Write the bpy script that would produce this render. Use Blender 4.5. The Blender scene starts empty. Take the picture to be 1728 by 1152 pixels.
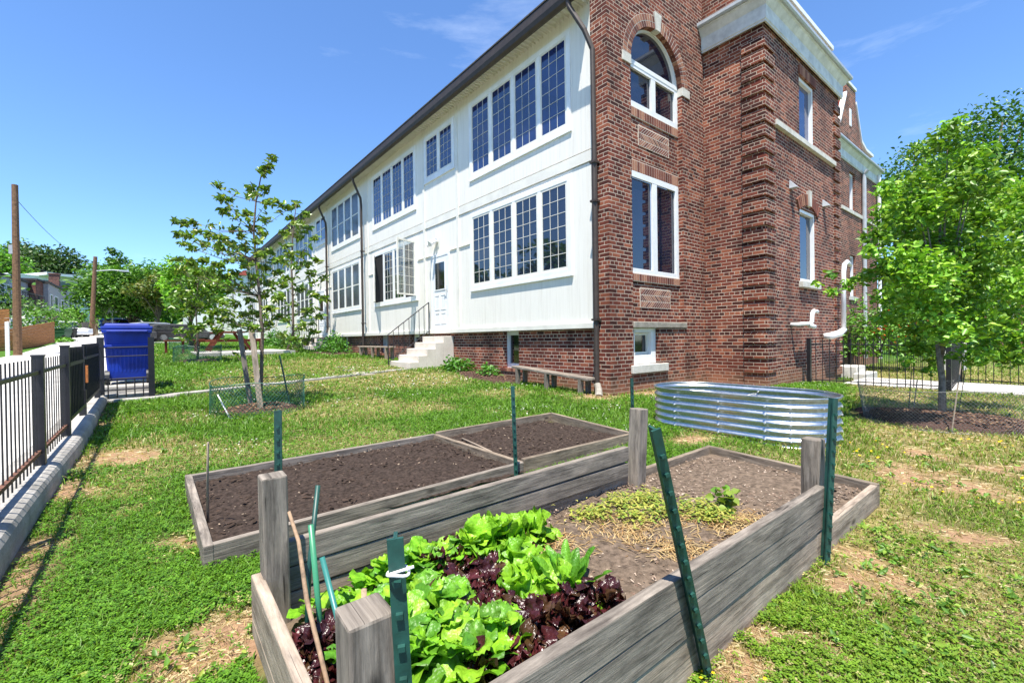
import bpy, math, random
import numpy as np
from mathutils import Vector, Matrix
C = bpy.context.scene.collection
random.seed(7); RNG = np.random.default_rng(11)
R = math.radians
# ---------------------------------------------------------------- camera
CM = ((0.7783471274, -0.6276803054, -0.0138990426), (-0.0153581991, 0.0030960450, -0.9998772626), (0.6276462977, 0.7784650594, -0.0072302413))
cam = bpy.data.cameras.new('camera'); cam.sensor_width = 36; cam.lens = 754.75/1728*36
cam.clip_start = 0.05; cam.clip_end = 3000
camo = bpy.data.objects.new('camera', cam); C.objects.link(camo)
camo.matrix_world = Matrix(((CM[0][0], -CM[1][0], -CM[2][0], 0), (CM[0][1], -CM[1][1], -CM[2][1], 0), (CM[0][2], -CM[1][2], -CM[2][2], 0), (0, 0, 0, 1)))
bpy.context.scene.camera = camo
# ---------------------------------------------------------------- sky, sun, exposure
SUN = Vector((1.0, .9, -3.7)).normalized()                # the way the light travels
W = bpy.data.worlds.new('World'); bpy.context.scene.world = W; W.use_nodes = True
wn = W.node_tree.nodes; wl = W.node_tree.links
sky = wn.new('ShaderNodeTexSky'); sky.sky_type = 'NISHITA'; sky.sun_disc = False
sky.sun_elevation = R(70); sky.sun_rotation = math.atan2(-1.0, -.9); sky.air_density = 1.0; sky.dust_density = 0.0; sky.ozone_density = 2.0
skt = wn.new('ShaderNodeMix'); skt.data_type = 'RGBA'; skt.blend_type = 'MULTIPLY'; skt.inputs[0].default_value = 1; skt.inputs[7].default_value = (.74, .97, 1.24, 1)
bg = wn['Background']; bg.inputs['Strength'].default_value = .1
wl.new(sky.outputs['Color'], skt.inputs[6])
tcw = wn.new('ShaderNodeTexCoord'); mpw = wn.new('ShaderNodeMapping'); mpw.inputs['Scale'].default_value = (1, 1, 4.5); wl.new(tcw.outputs['Generated'], mpw.inputs[0])
cln = wn.new('ShaderNodeTexNoise'); cln.inputs['Scale'].default_value = 2.6; cln.inputs['Detail'].default_value = 7; cln.inputs['Roughness'].default_value = .62; wl.new(mpw.outputs[0], cln.inputs['Vector'])
clr = wn.new('ShaderNodeValToRGB'); clr.color_ramp.elements[0].position = .57; clr.color_ramp.elements[0].color = (0, 0, 0, 1); clr.color_ramp.elements[1].position = .8; clr.color_ramp.elements[1].color = (.2, .2, .2, 1); wl.new(cln.outputs['Fac'], clr.inputs[0])
clm = wn.new('ShaderNodeMix'); clm.data_type = 'RGBA'; wl.new(clr.outputs[0], clm.inputs[0]); wl.new(skt.outputs[2], clm.inputs[6]); clm.inputs[7].default_value = (7.5, 8.2, 9, 1)   # faint high wisps
wl.new(clm.outputs[2], bg.inputs['Color'])
sl = bpy.data.lights.new('sun', 'SUN'); sl.energy = 5.0; sl.angle = R(.5); sl.color = (1, .94, .84)
slo = bpy.data.objects.new('sun', sl); C.objects.link(slo); slo.rotation_euler = SUN.to_track_quat('-Z', 'Y').to_euler(); slo.location = (-10, -9, 40)
VS = bpy.context.scene.view_settings; VS.view_transform = 'Standard'; VS.look = 'None'; VS.exposure = 1.12; VS.gamma = 1
bpy.context.scene.cycles.max_bounces = 6; bpy.context.scene.cycles.transparent_max_bounces = 8

# ---------------------------------------------------------------- terrain helpers
def lerp(tab, y):
    return float(np.interp(y, [t[0] for t in tab], [t[1] for t in tab]))
LAWN = [(-30, -1.06), (0, -1.03), (4.8, -1.0), (7.4, -.9), (9.6, -.74), (13, -.6), (18, -.46), (25, -.28), (35, .02), (50, .5), (80, 1.5), (200, 3)]
ALLEY = [(-30, -.9), (4, -.87), (9, -.83), (20, -.66), (30, -.44), (40, .08), (56, .68), (61, 1.0), (80, 1.6), (200, 3)]
def lawn_z(x, y):
    z = np.interp(y-1.5*(1-np.clip(x, 0, 6)/6.), [t[0] for t in LAWN], [t[1] for t in LAWN])
    return z-.03*np.clip(x-9, 0, 6)
def alley_z(y): return np.interp(y, [t[0] for t in ALLEY], [t[1] for t in ALLEY])
def gz(x, y):
    x = np.asarray(x, float); y = np.asarray(y, float)
    t = np.clip((-.58-x)/.2, 0, 1)
    return lawn_z(x, y)*(1-t)+(alley_z(y)-.04)*t
def g(x, y): return float(gz(x, y))
def ray(u, v):
    a = ((u-864)/754.75, (v-576)/754.75, 1.)
    return np.array([sum(CM[k][i]*a[k] for k in range(3)) for i in range(3)])
def at(u, v, d): return ray(u, v)*d                        # a point d metres ahead of the camera
def onz(u, v, z): r = ray(u, v); return r*z/r[2]
def hit(u, v):                                              # a point of the lawn
    r = ray(u, v); t = .5
    while t < 200 and r[2]*t > g(r[0]*t, r[1]*t): t *= 1.003
    return r*t
# ---------------------------------------------------------------- noise
def vnoise(x, y, s=1., seed=0):
    x = np.asarray(x)/s; y = np.asarray(y)/s
    xi = np.floor(x).astype(np.int64); yi = np.floor(y).astype(np.int64); fx = x-xi; fy = y-yi
    fx = fx*fx*(3-2*fx); fy = fy*fy*(3-2*fy)
    def h(a, b):
        n = (a*374761393+b*668265263+seed*974634777) & 0x7fffffff
        n = ((n ^ (n >> 13))*1274126177) & 0x7fffffff
        return ((n ^ (n >> 16)) & 0xffff)/65535.
    return (h(xi, yi)*(1-fx)+h(xi+1, yi)*fx)*(1-fy)+(h(xi, yi+1)*(1-fx)+h(xi+1, yi+1)*fx)*fy
def fbm(x, y, s=1., seed=0, o=4):
    a = 0; w = .5; t = 0
    for k in range(o): a = a+w*vnoise(x, y, s/2**k, seed+k*17); t += w; w *= .55
    return a/t
# ---------------------------------------------------------------- object helpers
def tag(o, label=None, cat=None, group=None, kind=None):
    if label: o['label'] = label
    if cat: o['category'] = cat
    if group: o['group'] = group
    if kind: o['kind'] = kind
    return o
def thing(name, label, cat, loc=(0, 0, 0), group=None, rz=0):
    o = bpy.data.objects.new(name, None); C.objects.link(o); o.location = [float(q) for q in loc]; o.rotation_euler = (0, 0, rz)
    o.empty_display_size = .1
    return tag(o, label, cat, group)
def copy_tree(o, loc=None, rz=None, label=None, sc=None):
    def cp(s, par):
        c = s.copy(); C.objects.link(c); c.parent = par
        for ch in s.children: cp(ch, c)
        return c
    c = cp(o, None)
    if loc is not None: c.location = [float(q) for q in loc]
    if rz is not None: c.rotation_euler = (0, 0, rz)
    if sc is not None: c.scale = (sc, sc, sc)
    if label: c['label'] = label
    return c
class MB:
    """collects shapes, links them as one mesh; M maps local to world"""
    def __init__(s, T=None): s.v = []; s.f = []; s.uv = []; s.T = T; s.flip = False
    def add(s, vs, fs, uvs=None):
        b = len(s.v)
        if s.T: vs = [s.T(*p) for p in vs]
        s.v += [tuple(map(float, p)) for p in vs]
        for i, f in enumerate(fs):
            s.f.append([b+k for k in f]); s.uv.append(uvs[i] if uvs else None)
        return b
    def hexa(s, P, L=1., off=0.):                           # 8 corners: bottom ring then top ring
        fs = [(0, 3, 2, 1), (4, 5, 6, 7), (0, 1, 5, 4), (1, 2, 6, 5), (2, 3, 7, 6), (3, 0, 4, 7)]
        Q = [s.T(*p) for p in P] if s.T else P
        a, b, c = (np.array(Q[k], float)-np.array(Q[0], float) for k in (1, 3, 4))
        if np.dot(np.cross(a, b), c) < 0: fs = [f[::-1] for f in fs]
        Tk = s.T; s.T = None; r = s.add(Q, fs); s.T = Tk; return r
    def box(s, x0, x1, y0, y1, z0, z1):
        return s.hexa([(x0, y0, z0), (x1, y0, z0), (x1, y1, z0), (x0, y1, z0), (x0, y0, z1), (x1, y0, z1), (x1, y1, z1), (x0, y1, z1)])
    def beam(s, p, q, w, h, up=(0, 0, 1), off=None):        # a board from p to q, with uvs along its grain
        p = np.array(p, float); q = np.array(q, float); d = q-p; L = np.linalg.norm(d); d = d/L
        u = np.array(up, float); sd = np.cross(d, u); sd /= np.linalg.norm(sd); u = np.cross(sd, d)
        a, b = sd*w/2, u*h/2
        P = [p-a-b, p+a-b, p+a+b, p-a+b, q-a-b, q+a-b, q+a+b, q-a+b]
        o = random.uniform(0, 30) if off is None else off
        fs = [(0, 3, 2, 1), (4, 5, 6, 7), (0, 1, 5, 4), (1, 2, 6, 5), (2, 3, 7, 6), (3, 0, 4, 7)]
        l = lambda k, w_: [(o, k), (o, k+w_), (o+L, k+w_), (o+L, k)]
        uv = [[(o, o), (o+.02, o+h), (o+.04, o+h), (o+.04, o)], [(o, o), (o+.02, o+h), (o+.04, o+h), (o+.04, o)]]
        def side(k, w_): return [(o, k), (o, k+w_), (o+L, k+w_), (o+L, k)]
        uv += [side(o, w), side(o+1, h), side(o+2, w), side(o+3, h)]
        s.add(P, fs, uv)
    def tube(s, pts, r, n=8, caps=True):
        pts = [np.array(p, float) for p in pts]; rs = r if hasattr(r, '__len__') else [r]*len(pts)
        b0 = len(s.v); V = []; prev = None
        for i, p in enumerate(pts):
            d = (pts[min(i+1, len(pts)-1)]-pts[max(i-1, 0)]); d = d/(np.linalg.norm(d)+1e-9)
            if prev is None: a = np.cross(d, (0, 0, 1) if abs(d[2]) < .9 else (1, 0, 0))
            else: a = prev-d*np.dot(prev, d)
            a = a/(np.linalg.norm(a)+1e-9); prev = a; c = np.cross(d, a)
            V += [p+rs[i]*(math.cos(6.28318*k/n)*a+math.sin(6.28318*k/n)*c) for k in range(n)]
        F = []
        for i in range(len(pts)-1):
            for k in range(n):
                k2 = (k+1) % n; F.append((i*n+k, i*n+k2, (i+1)*n+k2, (i+1)*n+k))
        if caps: F += [tuple(range(n))[::-1], tuple((len(pts)-1)*n+k for k in range(n))]
        s.add(V, F)
    def prism(s, poly, axis, a, b):                         # 2-D outline pushed along an axis
        def P(u, w, t): return {'x': (t, u, w), 'y': (u, t, w), 'z': (u, w, t)}[axis]
        n = len(poly); V = [P(u, w, a) for u, w in poly]+[P(u, w, b) for u, w in poly]
        ar = sum(poly[i][0]*poly[(i+1) % n][1]-poly[(i+1) % n][0]*poly[i][1] for i in range(n))
        F = [tuple(range(n))[::-1], tuple(range(n, 2*n))]+[(i, (i+1) % n, n+(i+1) % n, n+i) for i in range(n)]
        fl = (ar < 0) ^ (b < a) ^ (axis == 'y')
        if s.T:
            e = np.linalg.det(np.array([np.array(s.T(1, 0, 0))-np.array(s.T(0, 0, 0)), np.array(s.T(0, 1, 0))-np.array(s.T(0, 0, 0)), np.array(s.T(0, 0, 1))-np.array(s.T(0, 0, 0))]))
            fl ^= e < 0
        if fl: F = [f[::-1] for f in F]
        s.add(V, F)
    def sweep(s, prof, path, closed=False):                 # profile (out, z) along a path of (x, y) with mitres, outward = right-hand side
        P = [np.array(p, float) for p in path]; n = len(P); N = []
        for i in range(n):
            ds = []
            if i > 0 or closed: ds.append(P[i]-P[i-1])
            if i < n-1 or closed: ds.append(P[(i+1) % n]-P[i])
            ns = [np.array((d[1], -d[0]))/np.linalg.norm(d) for d in ds]
            m = sum(ns); m = m/np.linalg.norm(m); N.append(m/np.dot(m, ns[0]))
        V = [(P[i][0]+N[i][0]*o, P[i][1]+N[i][1]*o, z) for i in range(n) for o, z in prof]; k = len(prof); F = []
        for i in range(n if closed else n-1):
            i2 = (i+1) % n
            for j in range(k):
                j2 = (j+1) % k; F.append((i*k+j, i2*k+j, i2*k+j2, i*k+j2))
        if not closed: F += [tuple(range(k))[::-1], tuple((n-1)*k+j for j in range(k))]
        s.add(V, F)
    def build(s, name, mat, parent=None, smooth=False, bevel=0, col=None, world=True, fix=False):
        o = mesh_obj(name, s.v, s.f, mat, parent, smooth, col, world)
        if any(s.uv):
            uvl = o.data.uv_layers.new(name='UVMap'); k = 0
            for p, u in zip(o.data.polygons, s.uv):
                for j, li in enumerate(p.loop_indices): uvl.data[li].uv = u[j] if u else (0, 0)
        if fix:
            import bmesh
            bm = bmesh.new(); bm.from_mesh(o.data); bmesh.ops.recalc_face_normals(bm, faces=bm.faces); bm.to_mesh(o.data); bm.free()
        if bevel:
            m = o.modifiers.new('bevel', 'BEVEL'); m.width = bevel; m.segments = 2; m.limit_method = 'ANGLE'; m.angle_limit = R(40)
        return o
def mesh_obj(name, v, f, mat, parent=None, smooth=False, col=None, world=True):
    v = np.asarray(v, np.float32).reshape(-1, 3)
    if parent is not None and world:
        off = np.zeros(3); p = parent
        while p is not None: off = off+np.array(p.location); p = p.parent
        v = v-off
    me = bpy.data.meshes.new(name)
    if isinstance(f, np.ndarray):
        me.vertices.add(len(v)); me.vertices.foreach_set('co', v.astype(np.float32).ravel())
        nf, k = f.shape; me.loops.add(nf*k); me.loops.foreach_set('vertex_index', f.astype(np.int32).ravel())
        me.polygons.add(nf); me.polygons.foreach_set('loop_start', np.arange(0, nf*k, k, dtype=np.int32))
        me.update(calc_edges=True)
    else: me.from_pydata(v.tolist(), [], f)
    if col is not None:
        a = me.color_attributes.new('col', 'FLOAT_COLOR', 'POINT')
        c = np.ones((len(v), 4), np.float32); c[:, :3] = col; a.data.foreach_set('color', c.ravel())
    if smooth: me.polygons.foreach_set('use_smooth', np.ones(len(me.polygons), bool))
    if mat: me.materials.append(mat)
    o = bpy.data.objects.new(name, me); C.objects.link(o)
    if parent is not None: o.parent = parent
    return o
# ---------------------------------------------------------------- materials
def newmat(name):
    m = bpy.data.materials.new(name); m.use_nodes = True
    return m, m.node_tree.nodes, m.node_tree.links, m.node_tree.nodes['Principled BSDF']
def nd(N, t, **k):
    n = N.new(t)
    for a, b in k.items():
        if a[0] == '_': setattr(n, a[1:], b)
        else: n.inputs[a.replace('__', ' ')].default_value = b
    return n
def ramp(N, L, src, stops):
    r = N.new('ShaderNodeValToRGB'); e = r.color_ramp.elements
    while len(e) < len(stops): e.new(.5)
    for q, (p, c) in zip(e, stops): q.position = p; q.color = (*c, 1)
    L.new(src, r.inputs[0]); return r.outputs[0]
def mixc(N, L, f, a, b, mode='MIX'):
    m = N.new('ShaderNodeMix'); m.data_type = 'RGBA'; m.blend_type = mode
    for s, v in ((m.inputs[0], f), (m.inputs[6], a), (m.inputs[7], b)):
        if hasattr(v, 'is_linked') or isinstance(v, bpy.types.NodeSocket): L.new(v, s)
        elif isinstance(v, (int, float)): s.default_value = v
        else: s.default_value = (*v, 1)
    return m.outputs[2]
def mth(N, L, op, a, b=None, c=None):
    m = N.new('ShaderNodeMath'); m.operation = op
    for i, v in enumerate((a, b, c)):
        if v is None: continue
        if isinstance(v, bpy.types.NodeSocket): L.new(v, m.inputs[i])
        else: m.inputs[i].default_value = v
    return m.outputs[0]
def bump(N, L, B, h, st=.3, d=.01):
    b = N.new('ShaderNodeBump'); b.inputs['Strength'].default_value = st; b.inputs['Distance'].default_value = d
    L.new(h, b.inputs['Height']); L.new(b.outputs[0], B.inputs['Normal'])
def plain(name, c, rough=.6, metal=0., var=.12, scale=6., spec=.5, bmp=.0, c2=None, bscale=None):
    m, N, L, B = newmat(name); B.inputs['Roughness'].default_value = rough; B.inputs['Metallic'].default_value = metal
    B.inputs['Specular IOR Level'].default_value = spec
    g_ = N.new('ShaderNodeNewGeometry'); n = nd(N, 'ShaderNodeTexNoise', Scale=scale, Detail=6., Roughness=.65); L.new(g_.outputs['Position'], n.inputs['Vector'])
    c2 = c2 or tuple(q*(1-2.2*var) for q in c); hi = tuple(min(1, q*(1+var)) for q in c)
    L.new(ramp(N, L, n.outputs['Fac'], [(.3, c2), (.65, hi)]), B.inputs['Base Color'])
    if bmp:
        n2 = nd(N, 'ShaderNodeTexNoise', Scale=bscale or scale*6, Detail=5., Roughness=.7); L.new(g_.outputs['Position'], n2.inputs['Vector'])
        bump(N, L, B, n2.outputs['Fac'], bmp)
    return m
def brickmat(name='brick_courses', dk=(.05, .015, .012), md=(.165, .04, .026), lt=(.3, .1, .055), mortar=(.57, .47, .38)):
    m, N, L, B = newmat(name); B.inputs['Roughness'].default_value = .85; B.inputs['Specular IOR Level'].default_value = .25
    ge = N.new('ShaderNodeNewGeometry'); sp = N.new('ShaderNodeSeparateXYZ'); sn = N.new('ShaderNodeSeparateXYZ')
    L.new(ge.outputs['Position'], sp.inputs[0]); L.new(ge.outputs['True Normal'], sn.inputs[0])
    ax = mth(N, L, 'GREATER_THAN', mth(N, L, 'ABSOLUTE', sn.outputs[0]), .6)
    az = mth(N, L, 'GREATER_THAN', mth(N, L, 'ABSOLUTE', sn.outputs[2]), .6)
    u = mth(N, L, 'ADD', mth(N, L, 'MULTIPLY', ax, sp.outputs[1]), mth(N, L, 'MULTIPLY', mth(N, L, 'SUBTRACT', 1, ax), sp.outputs[0]))
    v = mth(N, L, 'ADD', mth(N, L, 'MULTIPLY', az, sp.outputs[1]), mth(N, L, 'MULTIPLY', mth(N, L, 'SUBTRACT', 1, az), sp.outputs[2]))
    v = mth(N, L, 'ADD', v, 20.31)
    wob = nd(N, 'ShaderNodeTexNoise', Scale=9., Detail=2.); L.new(ge.outputs['Position'], wob.inputs['Vector'])
    vw = mth(N, L, 'ADD', v, mth(N, L, 'MULTIPLY', mth(N, L, 'SUBTRACT', wob.outputs['Fac'], .5), .008))
    cv = N.new('ShaderNodeCombineXYZ'); L.new(u, cv.inputs[0]); L.new(vw, cv.inputs[1])
    def bt(w):
        b = N.new('ShaderNodeTexBrick'); L.new(cv.outputs[0], b.inputs['Vector'])
        b.inputs['Scale'].default_value = 1; b.inputs['Brick Width'].default_value = w; b.inputs['Row Height'].default_value = .0677
        b.inputs['Mortar Size'].default_value = .0062; b.inputs['Mortar Smooth'].default_value = .12; b.inputs['Bias'].default_value = 0
        b.inputs['Color1'].default_value = (0, 0, 0, 1); b.inputs['Color2'].default_value = (1, 1, 1, 1); b.inputs['Mortar'].default_value = (.5, .5, .5, 1)
        return b
    b1, b2 = bt(.2135), bt(.10675)
    row = mth(N, L, 'FLOOR', mth(N, L, 'DIVIDE', vw, .0677))
    hd = mth(N, L, 'LESS_THAN', mth(N, L, 'MODULO', row, 6), .5)
    tint = mixc(N, L, hd, b1.outputs['Color'], b2.outputs['Color'])
    fac = mth(N, L, 'ADD', mth(N, L, 'MULTIPLY', hd, b2.outputs['Fac']), mth(N, L, 'MULTIPLY', mth(N, L, 'SUBTRACT', 1, hd), b1.outputs['Fac']))
    col = ramp(N, L, tint, [(0, dk), (.28, tuple((a+b)/2 for a, b in zip(dk, md))), (.6, md), (1, lt)])
    n = nd(N, 'ShaderNodeTexNoise', Scale=38., Detail=5., Roughness=.7); L.new(ge.outputs['Position'], n.inputs['Vector'])
    col = mixc(N, L, .55, col, ramp(N, L, n.outputs['Fac'], [(.3, (.45, .45, .45)), (.7, (1.3, 1.3, 1.3))]), 'MULTIPLY')
    n3 = nd(N, 'ShaderNodeTexNoise', Scale=.9, Detail=4.); L.new(ge.outputs['Position'], n3.inputs['Vector'])
    mc = mixc(N, L, ramp(N, L, n3.outputs['Fac'], [(.35, (0, 0, 0)), (.7, (1, 1, 1))]), tuple(q*.72 for q in mortar), mortar)
    mc = mixc(N, L, .5, mc, ramp(N, L, n.outputs['Fac'], [(.3, (.55, .55, .55)), (.7, (1.2, 1.2, 1.2))]), 'MULTIPLY')
    col = mixc(N, L, fac, col, mc)
    n4 = nd(N, 'ShaderNodeTexNoise', Scale=1.6, Detail=5., Roughness=.6); L.new(ge.outputs['Position'], n4.inputs['Vector'])
    col = mixc(N, L, .75, col, ramp(N, L, n4.outputs['Fac'], [(.3, (.5, .48, .48)), (.48, (.95, .92, .9)), (.66, (1.25, 1.22, 1.18))]), 'MULTIPLY')
    mps = N.new('ShaderNodeMapping'); mps.inputs['Scale'].default_value = (3.2, 3.2, .28); L.new(ge.outputs['Position'], mps.inputs[0])
    n5 = nd(N, 'ShaderNodeTexNoise', Scale=1., Detail=5., Roughness=.6); L.new(mps.outputs[0], n5.inputs['Vector'])
    col = mixc(N, L, .6, col, ramp(N, L, n5.outputs['Fac'], [(.36, (.6, .58, .58)), (.55, (1.05, 1.05, 1.05))]), 'MULTIPLY')
    # soil splashed and rubbed on the lowest courses
    lo = mth(N, L, 'SUBTRACT', 1, mth(N, L, 'SMOOTH_MIN', mth(N, L, 'MAXIMUM', mth(N, L, 'DIVIDE', mth(N, L, 'ADD', sp.outputs[2], 1.02), .38), 0), 1, .1))
    col = mixc(N, L, mth(N, L, 'MULTIPLY', mth(N, L, 'MULTIPLY', lo, n4.outputs['Fac']), 1.15), col, (.3, .17, .1))
    L.new(col, B.inputs['Base Color'])
    h = mth(N, L, 'ADD', mth(N, L, 'MULTIPLY', mth(N, L, 'SUBTRACT', 1, fac), 1), mth(N, L, 'MULTIPLY', n.outputs['Fac'], .45))
    bump(N, L, B, h, .55, .008)
    return m
def islandbrick():
    m, N, L, B = newmat('single_bricks'); B.inputs['Roughness'].default_value = .85; B.inputs['Specular IOR Level'].default_value = .25
    ge = N.new('ShaderNodeNewGeometry')
    c = ramp(N, L, ge.outputs['Random Per Island'], [(0, (.1, .035, .028)), (.45, (.22, .08, .055)), (1, (.38, .19, .12))])
    n = nd(N, 'ShaderNodeTexNoise', Scale=45., Detail=5., Roughness=.7); L.new(ge.outputs['Position'], n.inputs['Vector'])
    c = mixc(N, L, .6, c, ramp(N, L, n.outputs['Fac'], [(.3, (.5, .5, .5)), (.7, (1.25, 1.25, 1.25))]), 'MULTIPLY')
    L.new(c, B.inputs['Base Color']); bump(N, L, B, n.outputs['Fac'], .4, .006); return m
def woodmat(name, a, b, dark, sc=1., knots=True):
    m, N, L, B = newmat(name); B.inputs['Roughness'].default_value = .85; B.inputs['Specular IOR Level'].default_value = .2
    t = N.new('ShaderNodeUVMap'); mp = N.new('ShaderNodeMapping'); mp.inputs['Scale'].default_value = (2.2*sc, 30*sc, 1)
    L.new(t.outputs[0], mp.inputs[0])
    n = nd(N, 'ShaderNodeTexNoise', Scale=1.6, Detail=9., Roughness=.72, Distortion=.7); L.new(mp.outputs[0], n.inputs['Vector'])
    c = ramp(N, L, n.outputs['Fac'], [(.25, dark), (.45, a), (.72, b)])
    mp2 = N.new('ShaderNodeMapping'); mp2.inputs['Scale'].default_value = (2.2, 7, 1); L.new(t.outputs[0], mp2.inputs[0])
    n2 = nd(N, 'ShaderNodeTexNoise', Scale=2.0, Detail=5., Roughness=.7); L.new(mp2.outputs[0], n2.inputs['Vector'])
    c = mixc(N, L, .85, c, ramp(N, L, n2.outputs['Fac'], [(.3, (.36, .35, .35)), (.5, (.85, .84, .82)), (.68, (1.25, 1.2, 1.15))]), 'MULTIPLY')
    mp3 = N.new('ShaderNodeMapping'); mp3.inputs['Scale'].default_value = (3.0, 110, 1); L.new(t.outputs[0], mp3.inputs[0])
    n3 = nd(N, 'ShaderNodeTexNoise', Scale=1.0, Detail=4., Roughness=.6, Distortion=.5); L.new(mp3.outputs[0], n3.inputs['Vector'])
    c = mixc(N, L, ramp(N, L, n3.outputs['Fac'], [(.62, (0, 0, 0)), (.68, (.8, .8, .8))]), c, tuple(q*.3 for q in dark))
    if knots:
        mp4 = N.new('ShaderNodeMapping'); mp4.inputs['Scale'].default_value = (2.6, 6.5, 1); L.new(t.outputs[0], mp4.inputs[0])
        vo = nd(N, 'ShaderNodeTexVoronoi', Scale=1.0); L.new(mp4.outputs[0], vo.inputs['Vector'])
        c = mixc(N, L, ramp(N, L, vo.outputs['Distance'], [(.05, (.85, .85, .85)), (.13, (0, 0, 0))]), c, tuple(q*.55 for q in dark))
    L.new(c, B.inputs['Base Color'])
    bump(N, L, B, mth(N, L, 'ADD', n.outputs['Fac'], mth(N, L, 'MULTIPLY', n3.outputs['Fac'], -.6)), .45, .006); return m
def leafmat(name, gloss=.42, trans=.27, tint=(1.25, 1.35, .55), veins=False):
    m, N, L, B = newmat(name); B.inputs['Roughness'].default_value = gloss; B.inputs['Specular IOR Level'].default_value = .4
    a = N.new('ShaderNodeAttribute'); a.attribute_name = 'col'; cc = a.outputs['Color']
    if veins:
        ge = N.new('ShaderNodeNewGeometry'); n = nd(N, 'ShaderNodeTexNoise', Scale=55., Detail=6., Roughness=.65, Distortion=.6); L.new(ge.outputs['Position'], n.inputs['Vector'])
        cc = mixc(N, L, .75, cc, ramp(N, L, n.outputs['Fac'], [(.3, (.45, .5, .5)), (.52, (.95, .95, .9)), (.7, (1.3, 1.2, 1.2))]), 'MULTIPLY')
        v = nd(N, 'ShaderNodeTexVoronoi', Scale=95.); L.new(ge.outputs['Position'], v.inputs['Vector']); bump(N, L, B, mth(N, L, 'ADD', v.outputs['Distance'], n.outputs['Fac']), .5, .004)
    L.new(cc, B.inputs['Base Color'])
    tr = N.new('ShaderNodeBsdfTranslucent'); L.new(mixc(N, L, 1., cc, tint, 'MULTIPLY'), tr.inputs['Color'])
    mx = N.new('ShaderNodeMixShader'); mx.inputs[0].default_value = trans
    L.new(B.outputs[0], mx.inputs[1]); L.new(tr.outputs[0], mx.inputs[2]); L.new(mx.outputs[0], N['Material Output'].inputs['Surface']); return m
def groundmat():
    m, N, L, B = newmat('earth_and_turf'); B.inputs['Roughness'].default_value = .95; B.inputs['Specular IOR Level'].default_value = .1
    a = N.new('ShaderNodeAttribute'); a.attribute_name = 'col'; ge = N.new('ShaderNodeNewGeometry')
    n = nd(N, 'ShaderNodeTexNoise', Scale=22., Detail=9., Roughness=.75); L.new(ge.outputs['Position'], n.inputs['Vector'])
    c = mixc(N, L, .8, a.outputs['Color'], ramp(N, L, n.outputs['Fac'], [(.3, (.45, .42, .4)), (.68, (1.4, 1.35, 1.3))]), 'MULTIPLY')
    L.new(c, B.inputs['Base Color']); bump(N, L, B, n.outputs['Fac'], .7, .02); return m
def glassmat(name, c=(.012, .016, .034), rough=.02, wav=.0, spec=.9):
    m, N, L, B = newmat(name); B.inputs['Roughness'].default_value = rough; B.inputs['Specular IOR Level'].default_value = spec; B.inputs['IOR'].default_value = 1.6
    ge = N.new('ShaderNodeNewGeometry'); n = nd(N, 'ShaderNodeTexNoise', Scale=1.3, Detail=3.); L.new(ge.outputs['Position'], n.inputs['Vector'])
    L.new(ramp(N, L, n.outputs['Fac'], [(.35, tuple(q*.6 for q in c)), (.7, tuple(q*1.3 for q in c))]), B.inputs['Base Color'])
    if wav: bump(N, L, B, n.outputs['Fac'], wav, .02)
    return m
def sidingmat():
    m, N, L, B = newmat('cream_siding'); B.inputs['Roughness'].default_value = .55
    ge = N.new('ShaderNodeNewGeometry'); sp = N.new('ShaderNodeSeparateXYZ'); L.new(ge.outputs['Position'], sp.inputs[0])
    fr = mth(N, L, 'FRACT', mth(N, L, 'DIVIDE', sp.outputs[1], .1016))
    gr = mth(N, L, 'LESS_THAN', fr, .09)
    mp = N.new('ShaderNodeMapping'); mp.inputs['Scale'].default_value = (1, 6, .35); L.new(ge.outputs['Position'], mp.inputs[0])
    n = nd(N, 'ShaderNodeTexNoise', Scale=2.2, Detail=7., Roughness=.7); L.new(mp.outputs[0], n.inputs['Vector'])
    c = ramp(N, L, n.outputs['Fac'], [(.25, (.68, .65, .59)), (.5, (.77, .745, .685)), (.7, (.8, .775, .72))])
    c = mixc(N, L, mth(N, L, 'MULTIPLY', gr, .2), c, (.55, .52, .44)); L.new(c, B.inputs['Base Color'])
    bump(N, L, B, mth(N, L, 'SUBTRACT', mth(N, L, 'MULTIPLY', n.outputs['Fac'], .15), gr), .5, .006); return m
def concrete(name, a, b, scale=3.):
    m, N, L, B = newmat(name); B.inputs['Roughness'].default_value = .9; B.inputs['Specular IOR Level'].default_value = .2
    ge = N.new('ShaderNodeNewGeometry'); n = nd(N, 'ShaderNodeTexNoise', Scale=scale, Detail=9., Roughness=.7); L.new(ge.outputs['Position'], n.inputs['Vector'])
    n2 = nd(N, 'ShaderNodeTexNoise', Scale=90., Detail=3.); L.new(ge.outputs['Position'], n2.inputs['Vector'])
    c = ramp(N, L, n.outputs['Fac'], [(.3, a), (.65, b)])
    c = mixc(N, L, .5, c, ramp(N, L, n2.outputs['Fac'], [(.35, (.7, .7, .7)), (.65, (1.1, 1.1, 1.1))]), 'MULTIPLY')
    L.new(c, B.inputs['Base Color']); bump(N, L, B, n2.outputs['Fac'], .3, .004); return m
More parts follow.
